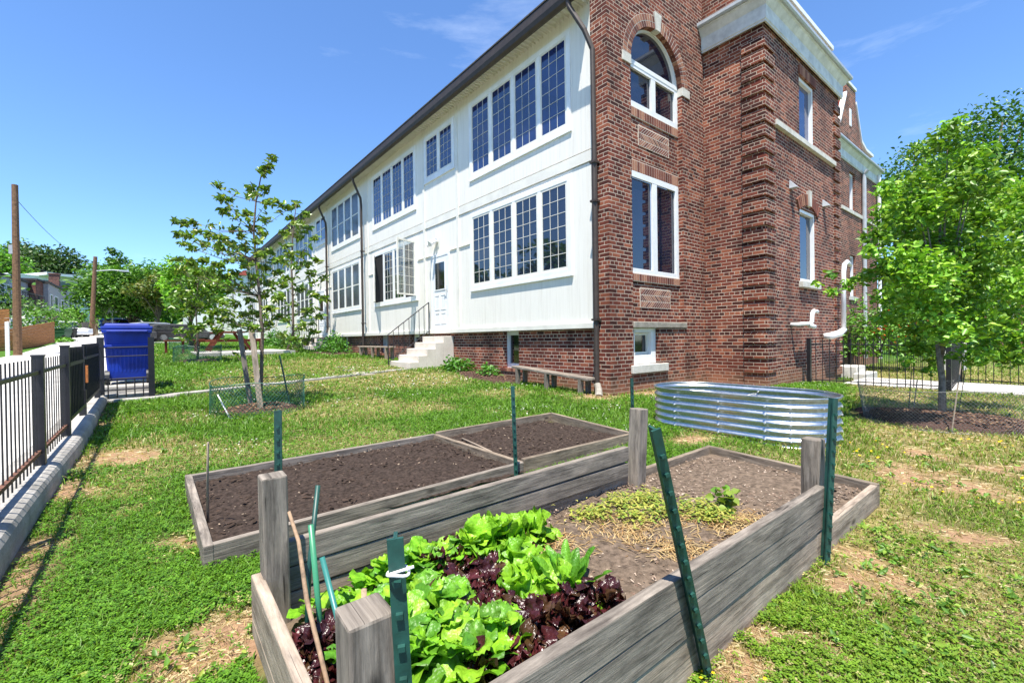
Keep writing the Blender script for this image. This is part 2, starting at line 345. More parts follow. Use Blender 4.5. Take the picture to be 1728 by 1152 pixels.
def galv():
    m, N, L, B = newmat('galvanised_steel'); B.inputs['Metallic'].default_value = 1; B.inputs['Roughness'].default_value = .24
    ge = N.new('ShaderNodeNewGeometry'); v = nd(N, 'ShaderNodeTexVoronoi', Scale=60.); L.new(ge.outputs['Position'], v.inputs['Vector'])
    n = nd(N, 'ShaderNodeTexNoise', Scale=5., Detail=5.); L.new(ge.outputs['Position'], n.inputs['Vector'])
    c = ramp(N, L, v.outputs['Color'], [(0, (.48, .5, .5)), (1, (.66, .67, .67))]); L.new(c, B.inputs['Base Color'])
    L.new(mth(N, L, 'ADD', .24, mth(N, L, 'MULTIPLY', n.outputs['Fac'], .25)), B.inputs['Roughness']); return m

BRICK = brickmat(); SBRICK = islandbrick(); SIDING = sidingmat()
BRICKF = brickmat('brick_far', (.08, .03, .025), (.16, .055, .042), (.24, .09, .06), (.35, .28, .24))
TRIM = plain('white_trim_paint', (.8, .81, .82), .4, var=.05, scale=3.); CREAMT = plain('cream_trim_paint', (.74, .72, .65), .45, var=.05, scale=3.)
VINYL = plain('white_vinyl', (.76, .77, .78), .35, var=.03); STONE = concrete('pale_limestone', (.45, .43, .38), (.66, .64, .58), 5.)
STONED = concrete('weathered_stone', (.2, .18, .15), (.38, .35, .3), 7.); MORTAR = concrete('mortar', (.52, .44, .36), (.7, .6, .5), 20.)
BROWN = plain('brown_metal', (.045, .032, .026), .6, var=.15, scale=9.); GREYM = plain('grey_painted_metal', (.42, .45, .48), .35, var=.08)
BLACK = plain('black_iron_paint', (.013, .012, .016), .4, var=.2, scale=14.); RUST = plain('rusty_iron', (.13, .055, .03), .75, var=.3, scale=30.)
DARK = plain('unlit_room_shade', (.012, .012, .014), .8, var=.2); SHING = plain('dark_shingles', (.05, .045, .042), .85, var=.3, scale=20., bmp=.4)
REDROOF = plain('red_roof_tiles', (.42, .08, .055), .7, var=.25, scale=14.)
GLASS = glassmat('window_glass', wav=.06); GLASSG = glassmat('screened_glass', (.085, .09, .105), .22, spec=.35); GLASSC, N_, L_, B_ = newmat('clear_glass'); N_.remove(B_); q_ = nd(N_, 'ShaderNodeBsdfGlossy', Roughness=.02); t_ = N_.new('ShaderNodeBsdfTransparent'); t_.inputs[0].default_value = (.8, .84, .84, 1); x_ = N_.new('ShaderNodeMixShader'); x_.inputs[0].default_value = .18; L_.new(t_.outputs[0], x_.inputs[1]); L_.new(q_.outputs[0], x_.inputs[2]); L_.new(x_.outputs[0], N_['Material Output'].inputs['Surface'])
GLASSD = glassmat('dark_glass', (.01, .01, .012), .06)
GLASSB = glassmat('sky_reflection_glass', (.014, .03, .115), .03, wav=.06)  # reflected blue of the sky painted into the glass colour
CONC = concrete('alley_concrete', (.42, .4, .37), (.6, .58, .54), 1.2); CURB = concrete('curb_concrete', (.2, .19, .17), (.42, .4, .37), 4.)
STEPC = concrete('painted_steps', (.55, .49, .42), (.7, .64, .57), 2.5)
SOILD = plain('dark_soil', (.05, .036, .029), .95, var=.35, scale=40., spec=.1, bmp=.8, bscale=120.); SOILL = plain('dry_soil', (.15, .112, .082), .95, var=.3, scale=30., spec=.1, bmp=.8, bscale=110.)
MULCH = plain('brown_mulch', (.075, .045, .036), .95, var=.4, scale=45., spec=.1, bmp=.9, bscale=90.)
WGREY = woodmat('weathered_wood', (.19, .165, .14), (.34, .3, .255), (.05, .041, .034))
WBROWN = woodmat('damp_wood', (.2, .16, .12), (.33, .28, .22), (.055, .043, .033))
WPALE = woodmat('pale_wood', (.31, .25, .195), (.46, .39, .32), (.11, .085, .065))
WCEDAR = woodmat('cedar_boards', (.38, .17, .07), (.5, .25, .1), (.2, .08, .035)); WRED = woodmat('red_stained_wood', (.12, .035, .02), (.2, .06, .035), (.07, .02, .014))
BARK = plain('bark', (.16, .125, .1), .95, var=.3, scale=25., spec=.1, bmp=.8); BARKG = plain('grey_bark', (.23, .2, .17), .95, var=.3, scale=22., spec=.1, bmp=.8)
LEAF = leafmat('tree_leaves'); LEAFG = leafmat('glossy_leaves', .3, .25); GRASSM = leafmat('grass_blades', .5, .3); LETT = leafmat('lettuce_leaves', .36, .3, (1.2, 1.3, .5), veins=True); REDL = leafmat('red_lettuce_leaves', .25, .12, (1.3, .6, .5), veins=True)
POSTG = plain('green_post_paint', (.012, .06, .048), .45, var=.2, scale=20.); NET = plain('green_plastic_mesh', (.02, .1, .065), .5); NETG = plain('grey_wire_mesh', (.16, .17, .17), .4)
BLUEP = plain('blue_plastic', (.002, .026, .28), .5, var=.2, scale=4., spec=.35); GREENP = plain('green_plastic', (.03, .1, .05), .45); BLKP = plain('black_plastic', (.02, .02, .02), .5); GALV = galv()
PVC = plain('white_pipe', (.78, .78, .78), .4, var=.04); ORANGE = plain('orange_canvas', (.5, .13, .02), .7)
GROUNDM = groundmat()
# ---------------------------------------------------------------- lawn
PATCH = []                                                  # (x, y, radius, kind) 0 bare earth, 1 dry grass
for u, v, r_, k in ((340, 1125, .13, 0), (425, 1085, .12, 0), (395, 1135, .1, 0), (1440, 940, .1, 0), (1500, 985, .1, 0), (1640, 915, .14, 0), (1440, 1000, .08, 0), (1560, 765, .15, 0), (1660, 830, .18, 0), (1690, 790, .15, 0), (1230, 1110, .08, 0), (1300, 1060, .08, 0),
    (1545, 800, .25, 0), (1250, 1140, .1, 0), (1010, 672, .3, 0), (1150, 652, .35, 0), (1240, 650, .3, 0), (1090, 665, .3, 0), (215, 772, .3, 0), (160, 785, .2, 0), (230, 800, .2, 1), (300, 755, .35, 1), (130, 830, .15, 0), (60, 930, .1, 0), (250, 765, .5, 1), (360, 770, .5, 1), (180, 830, .25, 1), (620, 745, .55, 1),
    (520, 750, .4, 1), (600, 690, .8, 1), (690, 690, .6, 1), (560, 650, 1., 1), (700, 640, 1.2, 1), (430, 640, .9, 1), (850, 665, .5, 1), (500, 700, .4, 1), (280, 745, .3, 1), (470, 625, 1.2, 1), (620, 622, 1.3, 1), (560, 612, 1.5, 1), (240, 860, .1, 1), (265, 930, .08, 0), (1200, 640, .4, 1), (1330, 660, .5, 1), (1200, 730, .25, 1), (1180, 745, .2, 0)):
    h_ = hit(u, v); PATCH.append((h_[0], h_[1], r_*1.15, k))
def masks(x, y):
    wx = x+.5*(fbm(x, y, .35, 3)-.5); wy = y+.5*(fbm(x, y, .35, 9)-.5)
    n1 = fbm(x, y, .9, 21); n2 = fbm(x, y, .28, 33)
    dirt = np.zeros_like(x); dry = np.zeros_like(x)
    for px, py, r_, k in PATCH:
        d = np.hypot(wx-px, wy-py)/r_; q = np.clip(1.35-d*d, 0, 1)
        if k: dry = np.maximum(dry, q*.62)
        else: dirt = np.maximum(dirt, q); dry = np.maximum(dry, np.clip(1.8-d, 0, 1)*.6)
    right = np.clip((x-.9)/.5, 0, 1)*np.clip((.95-y+.25*np.maximum(x-3.4, 0))/.3, 0, 1)
    right = np.maximum(right, np.clip((x-3.3)/.4, 0, 1)*np.clip((2.0-y)/1., 0, 1)*.85)
    dry = np.maximum(dry, right*np.clip(.5+2.2*(n1-.45), 0.1, 1))
    dirt = np.maximum(dirt, right*np.clip((n2-.55)*3.5, 0, 1)*np.clip((n1-.35)*3, 0, 1)*.7)
    dry = np.maximum(dry, np.clip((n1-.6)*4, 0, .3)*np.clip((y-2)/2, 0, 1))
    curb = np.clip((-.31-x)/.12, 0, 1)*np.clip((9-y)/1, 0, 1); dirt = np.maximum(dirt, curb*np.clip(.25+(n2-.4)*2.2, 0, .9))
    wall = np.clip(1-np.abs(y-4.66)/.22, 0, 1)*np.clip((x-5.7)/.3, 0, 1)*np.clip((9.4-x)/.3, 0, 1); dirt = np.maximum(dirt, wall)
    wall2 = np.clip(1-np.abs(x-9.0)/.25, 0, 1)*np.clip((y-3.3)/.2, 0, 1)*(y < 5); dirt = np.maximum(dirt, wall2*.9)
    return np.clip(dirt, 0, 1), np.clip(dry, 0, 1), right
xs = np.concatenate([np.arange(-120, -6, 4), np.arange(-6, -1, .25), np.arange(-1, 8, .06), np.arange(8, 17, .2), np.arange(17, 220, 6)])
ys = np.concatenate([np.arange(-60, -1, 1.5), np.arange(-1, 6, .06), np.arange(6, 14, .12), np.arange(14, 42, .5), np.arange(42, 320, 6)])
X, Y = np.meshgrid(xs, ys); X = X.ravel(); Y = Y.ravel(); Z = gz(X, Y)
near = np.clip(1-np.hypot(X, Y)/25, 0, 1); Z = Z+near*.035*(fbm(X, Y, .45, 5)-.5)+near*.05*(fbm(X, Y, 2.5, 6)-.5)
di, dr, rt = masks(X, Y)
lush = np.array((.05, .075, .018)); dryc = np.array((.26, .22, .09)); dirtc = np.array((.29, .185, .115))
col = lush+(dryc-lush)*np.clip(dr, 0, 1)[:, None]; col = col+(dirtc-col)*di[:, None]
far = np.clip((np.hypot(X, Y)-14)/14, 0, 1)[:, None]; col = col*(1-far)+far*np.array((.06, .14, .02))
nx, ny = len(xs), len(ys); I = np.arange(nx*ny).reshape(ny, nx)
F = np.stack([I[:-1, :-1], I[:-1, 1:], I[1:, 1:], I[1:, :-1]], -1).reshape(-1, 4)
tag(mesh_obj('lawn', np.stack([X, Y, Z], 1), F, GROUNDM, smooth=True, col=col), 'green lawn with worn yellow and bare earth patches around the raised beds', 'lawn', kind='structure')
# alley, walkway, path, pad
def strip(name, mat, edges, dz, thick, label, cat):
    V = []; Fq = []
    for (xa, ya), (xb, yb), z in edges: V += [(xa, ya, z+dz), (xb, yb, z+dz), (xa, ya, z+dz-thick), (xb, yb, z+dz-thick)]
    for i in range(len(edges)-1):
        a = 4*i; b = a+4; Fq += [(a, a+1, b+1, b), (a+2, b+2, b+3, a+3), (a, b, b+2, a+2), (a+1, a+3, b+3, b+1)]
    n = 4*(len(edges)-1); Fq += [(0, 2, 3, 1), (n, n+1, n+3, n+2)]
    m = MB(); m.add(V, Fq); o = m.build(name, mat, fix=True); return tag(o, label, cat, kind='structure')
ae = []
for y in list(range(-12, 64, 2))+[70, 80, 100]:
    xl = np.interp(y, [-12, 30, 40, 56, 61, 100], [-4.9, -4.8, -4.7, -5.6, -6.2, -14]); xr = np.interp(y, [-12, 46, 60, 100], [-.80, -.80, -1.6, -8])
    ae.append(((xl, y), (xr, y), float(alley_z(y))))
strip('alley', CONC, ae, 0, .12, 'pale concrete alley climbing past the fence', 'alley')
we = [((11.45, y), (13.3, y), g(12, y)) for y in np.arange(-9, 3.6, .6)]
strip('walkway', CONC, we, .05, .12, 'pale concrete walkway behind the low black fence', 'walkway')
pe = []
for t in np.linspace(0, 1, 12):
    x = -.1+t*4.95; y = 9.12+t*.9; pe.append(((x, y), (x-.02, y+.28), g(x, y)))
strip('path', CURB, pe, .03, .1, 'narrow concrete path edging crossing the lawn to the steps', 'path')
strip('picnic_pad', CONC, [((1.2, 18.2), (1.2, 24), g(1.2, 21)), ((2.6, 18.2), (2.6, 24), g(2.6, 21)), ((4.3, 18.6), (4.3, 23.5), g(4.3, 21))][::1], .05, .12, 'concrete pad under the picnic table', 'pad')
rng = random.Random(4)
for i, (u, v) in enumerate(((588, 625), (603, 629), (618, 632), (575, 620))):
    p = hit(u, v); m = MB(); m.box(p[0]-.14, p[0]+.16, p[1]-.12, p[1]+.14, p[2]-.05, p[2]+.02)
    tag(m.build('stepping_stone', STONED, bevel=.015), 'flat grey stepping stone set in the grass before the white steps', 'stepping stone', 'stepping stones in the lawn')
# curb with rounded nose, in cast lengths
m = MB(); V = []; Fq = []
prof = [(-.80, -.35), (-.80, 0), (-.60, .005), (-.565, -.004), (-.54, -.022), (-.527, -.05), (-.522, -.09), (-.52, -.4)]
yy = np.arange(-4, 9.25, .12)
for y in yy:
    z = np.interp(y, [-4, 5.8, 9.2], [-.87, -.85, -.78]); wv = .012*math.sin(y*1.3)
    V += [(x+(wv if x > -.7 else 0), y, z+dz) for x, dz in prof]
k = len(prof)
for i in range(len(yy)-1):
    for j in range(k-1): Fq.append((i*k+j, i*k+j+1, (i+1)*k+j+1, (i+1)*k+j))
Fq += [tuple(range(k))[::-1], tuple((len(yy)-1)*k+j for j in range(k))]
m.add(V, Fq); tag(m.build('kerb', CURB, fix=True), 'rounded concrete kerb under the black iron fence', 'kerb', kind='structure')

# ---------------------------------------------------------------- brick end house and terrace
XF = 6.1; YA = 4.814; XI = 9.157; YS = 3.586; Y2 = 4.72
TF = lambda u, w, z: (XF-w, u, z)
TA = lambda u, w, z: (u, YA+.11-w, z)
TS = lambda u, w, z: (u, YS-w, z)
T2 = lambda u, w, z: (u, Y2-w, z)
def ring(m, u0, u1, z0, z1, b, w0, w1, bb=None, bt=None):
    bb = b if bb is None else bb; bt = b if bt is None else bt
    m.box(u0, u0+b, w0, w1, z0, z1); m.box(u1-b, u1, w0, w1, z0, z1)
    m.box(u0+b, u1-b, w0, w1, z0, z0+bb); m.box(u0+b, u1-b, w0, w1, z1-bt, z1)
def grille(T, u0, u1, z0, z1, nc, nr, w, par, th=.011, mat=None):
    m = MB(T)
    for i in range(1, nc): u = u0+(u1-u0)*i/nc; m.box(u-th/2, u+th/2, w, w+.006, z0, z1)
    for j in range(1, nr): z = z0+(z1-z0)*j/nr; m.box(u0, u1, w+.001, w+.007, z-th/2, z+th/2)
    return m.build('grille', mat or CREAMT, par)
def window(par, T, u0, u1, z0, z1, n, lead=None, glass=None, label=None, opened=(), mull=.09, cas=.1, th=.0095):
    m = MB(T); ring(m, u0, u1, z0, z1, cas, -.02, .022)
    iw = (u1-u0-2*cas-(n-1)*mull)/n; L = []
    for i in range(n):
        a = u0+cas+i*(iw+mull); L.append((a, a+iw))
        if i: m.box(a-mull, a, -.02, .02, z0+cas, z1-cas)
    win = m.build('window', TRIM, par, bevel=.004)
    if label: win['label'] = label
    s = MB(T); s.box(u0-.015, u1+.015, -.02, .032, z0-.05, z0-.002); s.build('window_sill', TRIM, win, bevel=.006)
    for i, (a, b) in enumerate(L):
        if i in opened:                                     # casement swung out on its hinge
            h, ang = opened[i]; d = MB(T); d.box(a, b, .001, .006, z0+cas, z1-cas); d.build('pane', DARK, win)  # dark sheet across the open light, its colour painting the unlit room behind
            W_ = b-a; c_, s_ = math.cos(R(ang)), math.sin(R(ang))
            TT = (lambda u, w, z, a=a, b=b: T(b-u*c_+w*s_, .03+u*s_+w*c_, z)) if h == 'b' else (lambda u, w, z, a=a, b=b: T(a+u*c_-w*s_, .03+u*s_+w*c_, z))
            f_ = MB(TT); ring(f_, 0, W_, z0+cas, z1-cas, .045, -.02, .02); f_.build('sash', CREAMT, win)
            p_ = MB(TT); p_.box(.045, W_-.045, -.004, .004, z0+cas+.045, z1-cas-.045); p_.build('pane', GLASSC, win)
            grille(TT, .045, W_-.045, z0+cas+.045, z1-cas-.045, 3, 6, .005, win, th)
            continue
        f_ = MB(T); ring(f_, a+.001, b-.001, z0+cas+.001, z1-cas-.001, .042, 0, .014)
        if lead is None: f_.box(a+.043, b-.043, .0045, .012, (z0+z1)/2-.02, (z0+z1)/2+.02)
        f_.build('sash', CREAMT, win)
        p_ = MB(T); p_.box(a+.04, b-.04, .001, .004, z0+cas+.04, z1-cas-.04); p_.build('pane', glass or GLASS, win)
        if lead: grille(T, a+.043, b-.043, z0+cas+.043, z1-cas-.043, lead[0], lead[1], .0042, win, th)
    return win
def door(par, T, u0, u1, z0, z1):
    m = MB(T); ring(m, u0, u1, z0, z1, .075, -.02, .03, bb=.03); f = m.build('door_frame', TRIM, par, bevel=.004)
    a, b, c, d = u0+.08, u1-.08, z0+.032, z1-.08; gl = c+(d-c)*.53
    p = MB(T); p.box(a, b, .004, .022, c, d); dr = p.build('door', VINYL, par)
    q = MB(T); ring(q, a+.13, b-.13, gl, d-.13, .03, .022, .034)
    for i in range(2):
        for (zb, zt) in ((c+.12, c+.42), (c+.5, gl-.12)): ring(q, a+.12+i*(b-a-.24+.06)/2, a+.12+(i+1)*(b-a-.24+.06)/2-.06, zb, zt, .022, .022, .03)
    q.build('door_panel', VINYL, dr)
    p = MB(T); p.box(a+.16, b-.16, .022, .026, gl+.03, d-.16); p.build('pane', GLASSD, dr)
    h = MB(T); h.box(a+.03, a+.06, .022, .03, c+.95, c+1.12); h.tube([T(a+.045, .03, c+1.0), T(a+.045, .08, c+1.0), T(a+.14, .08, c+1.0)], .011) if 0 else None
    h.box(a+.035, a+.055, .03, .07, c+1.0, c+1.02); h.box(a+.035, a+.15, .07, .085, c+1.0, c+1.02); h.build('handle', GREYM, dr)
def lamp(par, y, z):
    m = MB(); m.box(XF-.05, XF, y-.09, y+.05, z-.02, z+.07)
    m.tube([(XF-.04, y, z+.05), (XF-.07, y-.18, z+.12), (XF-.05, y-.2, z+.32)], .009)
    m.tube([(XF-.05, y-.05, z), (XF-.14, y-.06, z-.03), (XF-.25, y-.08, z-.1)], [.045, .055, .075]); m.tube([(XF-.05, y+.06, z), (XF-.12, y+.12, z-.04), (XF-.2, y+.18, z-.1)], [.04, .05, .065])
    m.build('wall_lamp', VINYL, par, smooth=False)
def facade(par, y0, y1, k):
    o = 10.75*k; first = k == 0
    # foundation
    ops = [(7.42+o, 7.98+o), (11.97+o, 12.6+o), (14.3+o, 14.95+o), (18.2+o-10.75, 18.2+o-10.75)][:3]
    m = MB(); yb = y0
    for a, b in ops:
        if b > y1: break
        m.box(XF+.07, XF+.45, yb, a, -1.5, .158); m.box(XF+.07, XF+.45, a, b, -1.5, -.66 if a < 9+o else -.45); yb = b
    m.box(XF+.07, XF+.45, yb, y1, -1.5, .158); m.build('foundation', BRICK, par)
    for i, (a, b) in enumerate(ops):
        if b > y1: continue
        zb = -.66 if i == 0 else -.45
        T = lambda u, w, z: (XF+.25-w, u, z)
        m = MB(T); ring(m, a, b, zb, .157, .09, 0, .06, bb=.1); w = m.build('basement_window', TRIM if i < 2 else GREYM, par)
        p = MB(T); p.box(a+.09, b-.09, .01, .02, zb+.1, .067); p.build('pane', GLASSD if i < 2 else GREYM, w)
        q = MB(); n = int((b-a+.2)/.075)
        for j in range(n): ya = a-.1+j*.075; q.box(XF+.05, XF+.24, ya, ya+.062, zb-.07, zb-.003)
        q.build('brick_sill', SBRICK, w)
    # siding, belt, battens
    m = MB(TF); m.box(y0, y1, -.2, -.014, .26, 3.108); m.box(y0, y1, -.2, 0, 3.336, 5.98); m.build('siding', SIDING, par)
    m = MB(TF); m.box(y0, y1, -.2, .006, 3.12, 3.318); m.build('belt_board', CREAMT, par, bevel=.004)
    m = MB(TF); m.prism([(0, .27), (.05, .25), (.055, .15), (0, .155)], 'x', y0, y1) if 0 else m.box(y0, y1, -.1, .03, .158, .258); m.build('base_board', CREAMT, par, bevel=.006)
    for yb in (9.69, 11.47, 15.72):
        if yb+o > y1: continue
        m = MB(TF); m.box(yb-.05+o, yb+.05+o, -.02, .018, .262, 5.97); m.build('batten', CREAMT, par)
    m = MB(TF)
    for a, b in ((9.12, 9.64), (9.74, 10.1), (11.08, 11.42), (11.52, 11.92), (15.25, 15.67)):
        if b+o <= y1: m.box(a+o, b+o, -.02, .012, 2.31, 2.325)
    m.build('drip_edge', CREAMT, par)
    gl = None if first else GLASSG; ld = (3, 6) if first else None
    up = GLASSB if first else GLASSG
    nm = ('leaded' if first else 'plain sash')
    window(par, TF, 5.73+o, 9.1+o, 3.85, 5.70, 4, ld, GLASSB if first else GLASSG, th=.007)
    window(par, TF, 5.75+o, 9.12+o, 1.19, 3.02, 4, ld, gl)
    if 9.75+o < y1:
        window(par, TF, 9.8+o, 11.4+o, 4.41, 5.68, 2, (3, 5) if first else None, GLASSB, th=.006)
        door(par, TF, 10.1+o, 11.08+o, .26, 2.30); lamp(par, 10.8+o, 2.66)
    if 15+o < y1:
        window(par, TF, 11.95+o, 15.25+o, 3.85, 5.68, 4, (3, 6) if first else None, up, th=.005)
        window(par, TF, 11.93+o, 15.18+o, 1.19, 2.98, 4, (3, 6) if first else None, gl, opened={0: ('a', 108), 3: ('b', 24)} if first else {}, label='lower window with two casements swung open' if first else None)
    # eave
    m = MB(); m.add([(XF, y0, 5.975), (5.79, y0, 5.9), (XF, y1, 5.975), (5.79, y1, 5.9), (XF, y0, 6.0), (5.79, y0, 5.925), (XF, y1, 6.0), (5.79, y1, 5.925)], [(0, 1, 3, 2), (4, 6, 7, 5), (0, 4, 5, 1), (2, 3, 7, 6), (0, 2, 6, 4), (1, 5, 7, 3)])
    yy = y0+.1
    while yy < y1: m.box(5.795, XF-.002, yy, yy+.012, 5.885, 5.93); yy += .115
    m.build('soffit', CREAMT, par)
    m = MB(); m.prism([(5.79, 6.06), (5.79, 5.83), (5.72, 5.79), (5.66, 5.82), (5.635, 5.9), (5.63, 6.05), (5.66, 6.055)], 'y', y0+.02, y1-.02); m.build('gutter', BROWN, par)
    m = MB(); m.add([(5.62, y0, 6.065), (10.5, y0, 8.0), (10.5, y1, 8.0), (5.62, y1, 6.065), (5.62, y0, 6.095), (10.5, y0, 8.03), (10.5, y1, 8.03), (5.62, y1, 6.095)], [(0, 3, 2, 1), (4, 5, 6, 7), (0, 1, 5, 4), (2, 3, 7, 6), (1, 2, 6, 5), (3, 0, 4, 7)])
    m.build('roof', SHING, par)
def downspout(par, y, mat, x=5.97, top=5.87, bot=-.5):
    m = MB(); m.tube([(5.71, y+.08, top), (5.72, y+.06, top-.18), (x-.02, y, top-.75), (x, y, top-1.0), (x, y, bot+.15), (x-.05, y-.02, bot)], .042, 10)
    for z in (3.2, .6): m.box(x-.05, x+.1, y-.05, y+.05, z, z+.03)
    m.build('downspout', mat, par)

H = thing('brick_house', 'brick end house with arched window, quoined corner bay and cream sided rear', 'house', (7.5, 5.0, -1.0))
facade(H, 5.2, 16.02, 0)
downspout(H, 15.98, BROWN, bot=-.5)
m = MB(); px_ = 5.93
m.tube([(5.7, 5.42, 5.88), (5.72, 5.38, 5.7), (5.84, 5.16, 5.25), (px_, 5.06, 4.9), (px_, 5.05, 3.0)], .045, 10); m.tube([(px_, 5.05, 3.05), (px_, 5.05, .3)], .052, 10); m.tube([(px_, 5.05, .3), (px_, 5.05, -.82)], .045, 10)
for z in (2.96, 2.3, .28): m.box(px_-.06, 6.0, 4.99, 5.11, z, z+.035)
m.build('downspout', BROWN, H)
m = MB(); m.tube([(px_, 5.05, -.8), (px_-.02, 5.0, -.9), (px_-.1, 4.93, -1.0)], [.055, .06, .065], 10); m.build('drain_boot', STONED, H)
# brick masses around the arched window
AX, AZ, AR = 7.49, 4.9, .84
m = MB()
m.box(6.0, 6.65, YA, 5.17, -1.5, AZ); m.box(8.33, XI-.002, YA, 5.17, -1.5, AZ)
m.box(6.65, 8.33, YA, 5.17, -1.5, -.66)
m.box(7.45, 8.33, YA, 5.17, -.66, .155); m.box(6.65, 8.33, YA+.11, 5.17, .262, 1.0); m.box(6.65, 8.33, YA+.11, 5.17, 3.21, 3.98)
V = []; Fq = []; n = 28
top = 7.6
for i in range(n+1):
    a = math.pi*i/n; x = AX+AR*math.cos(math.pi-a); z = AZ+AR*math.sin(a)
    V += [(x, YA, z), (x, YA, top), (x, 5.17, z), (x, 5.17, top)]
for i in range(n):
    a = 4*i; b = a+4; Fq += [(a, b, b+1, a+1), (a+2, a+3, b+3, b+2), (a, a+2, b+2, b), (a+1, b+1, b+3, a+3)]
m.add(V, Fq); m.box(6.0, 6.65, YA, 5.17, AZ, top); m.box(8.33, XI-.002, YA, 5.17, AZ, top)
m.build('brick_wall', BRICK, H)
nb = 38
for half in (0, 1):                                         # arch ring of rowlock bricks, either side of the keystone
    m = MB()
    for i in range(half*nb//2, (half+1)*nb//2):
        a0 = math.pi*(i+.1)/nb; a1 = math.pi*(i+.9)/nb
        if abs((a0+a1)/2-math.pi/2) < .09: continue
        for r0, r1 in ((AR-.006, AR+.096), (AR+.11, AR+.215)):
            P = []
            for y in (YA-.006, YA+.1): P += [(AX-r*math.cos(a), y, AZ+r*math.sin(a)) for r, a in ((r0, a0), (r1, a0), (r1, a1), (r0, a1))]
            m.hexa(P)
    m.build('arch_ring', SBRICK, H)
m = MB()
P = [(AX-(AR+.222)*math.cos(math.pi*i/40), AZ+(AR+.222)*math.sin(math.pi*i/40)) for i in range(41)]+[(AX+(AR-.002)*math.cos(math.pi*i/40), AZ+(AR-.002)*math.sin(math.pi*i/40)) for i in range(41)]
V = [(x, YA-.0025, z) for x, z in P]; m.add(V, [(i, i+1, 80-i, 81-i) for i in range(40)]); m.build('arch_mortar', MORTAR, H)
m = MB(); m.add([(AX-.07, YA-.03, AZ+AR-.03), (AX+.07, YA-.03, AZ+AR-.03), (AX+.115, YA-.03, AZ+AR+.3), (AX-.115, YA-.03, AZ+AR+.3), (AX-.07, YA+.1, AZ+AR-.03), (AX+.07, YA+.1, AZ+AR-.03), (AX+.115, YA+.1, AZ+AR+.3), (AX-.115, YA+.1, AZ+AR+.3)], [(0, 1, 2, 3), (4, 7, 6, 5), (0, 4, 5, 1), (1, 5, 6, 2), (2, 6, 7, 3), (3, 7, 4, 0)]); m.build('keystone', STONE, H, bevel=.006)
for a, b in ((6.41, 6.655), (8.322, 8.6)): m = MB(); m.box(a, b, YA-.02, YA+.14, 4.79, 4.955); m.build('impost_block', STONE, H, bevel=.006)
def soldier(m, x0, x1, z0, z1, w0, w1, p=.0745):
    n = int(round((x1-x0)/p)); p = (x1-x0)/n
    for i in range(n): m.box(x0+i*p+.005, x0+(i+1)*p-.005, YA+.11-w1, YA+.11-w0, z0+.005, z1-.005)
for z0, z1, w in ((3.0, 3.2, .012), (1.01, 1.14, .03), (3.99, 4.15, .02)):
    m = MB(); soldier(m, 6.652, 8.328, z0, z1, -.02, w); sc_ = m.build('soldier_course', SBRICK, H)
    m = MB(); m.box(6.651, 8.329, YA+.11-w+.003, 5.1, z0-.008, z1+.008); m.build('mortar_bed', MORTAR, sc_)
for (z0, z1) in ((.53, .9), (3.5, 3.88)):                   # herringbone panels
    m = MB(); m.box(7.0, 8.0, YA+.0995, YA+.12, z0, z1); pn = m.build('brick_panel', MORTAR, H)
    m = MB(); hh = (z1-z0-.02)/3
    for r_ in range(3):
        za = z0+.012+r_*hh; zb = za+hh-.014; s_ = .14 if r_ != 1 else -.14
        x = 7.0-.2
        while x < 8.15:
            q = [(x, za), (x+.053, za), (x+.053+s_*.9, zb), (x+s_*.9, zb)]
            xa = [min(max(u, 7.012), 7.988) for u, _ in q]
            if max(xa)-min(xa) > .03 and abs(xa[0]-xa[1])+abs(xa[2]-xa[3]) > .012:
                m.prism([(u, w) for u, (_, w) in zip(xa, q)], 'y', YA+.098, YA+.11)
            x += .07
    m.build('panel_brick', SBRICK, pn, fix=True)
m = MB(); ring(m, 6.99, 8.01, .515, .915, .012, 0, 0) if 0 else None
# windows of the arched bay
m = MB(TA); m.box(6.66, 6.76, -.03, .01, 4.17, 4.98); m.box(8.22, 8.325, -.03, .01, 4.17, 4.98); m.box(6.76, 8.22, -.03, .012, 4.16, 4.26); m.box(6.76, 8.22, -.03, .014, 4.86, 4.92); m.box(6.67, 8.31, -.03, .02, 4.92, 5.0); m.box(7.42, 7.56, -.03, .012, 4.26, 4.86)
P = [(AX-r*math.cos(math.pi*i/30), AZ+.08+(r-.02)*math.sin(math.pi*i/30)) for r in (.835, .74) for i in range(31)]
V = [(x, YA+.1, z) for x, z in P]+[(x, YA+.16, z) for x, z in P]
Fq = [(i, i+1, 32+i, 31+i) for i in range(30)]+[(62+i, 93+i, 94+i, 63+i) for i in range(30)]+[(31+i, 32+i, 94+i, 93+i) for i in range(30)]
Tk = m.T; m.T = None; m.add(V, Fq); m.T = Tk
aw = m.build('arched_window', VINYL, H)
m = MB(); m.prism([(AX-.76*math.cos(math.pi*i/30), AZ+.09+.745*math.sin(math.pi*i/30)) for i in range(31)], 'y', YA+.15, YA+.17); m.build('pane', GLASS, aw)
for a, b in ((6.76, 7.42), (7.56, 8.22)): m = MB(TA); m.box(a-.01, b+.01, -.05, -.035, 4.25, 4.87); m.build('pane', GLASS, aw)
m = MB(TA); ring(m, 6.66, 8.325, 1.15, 3.0, .11, -.03, .012, bb=.09); m.box(7.42, 7.58, -.03, .01, 1.24, 2.89)
tw = m.build('tall_window', VINYL, H, bevel=.004)
for a, b in ((6.77, 7.42), (7.58, 8.215)): m = MB(TA); m.box(a, b, -.05, -.035, 1.24, 2.89); m.build('pane', GLASS, tw)
m = MB(); m.box(6.64, 8.39, YA-.03, YA+.15, .158, .262); m.build('stone_lintel', STONED, H, bevel=.008)
T = lambda u, w, z: (u, YA+.2-w, z)
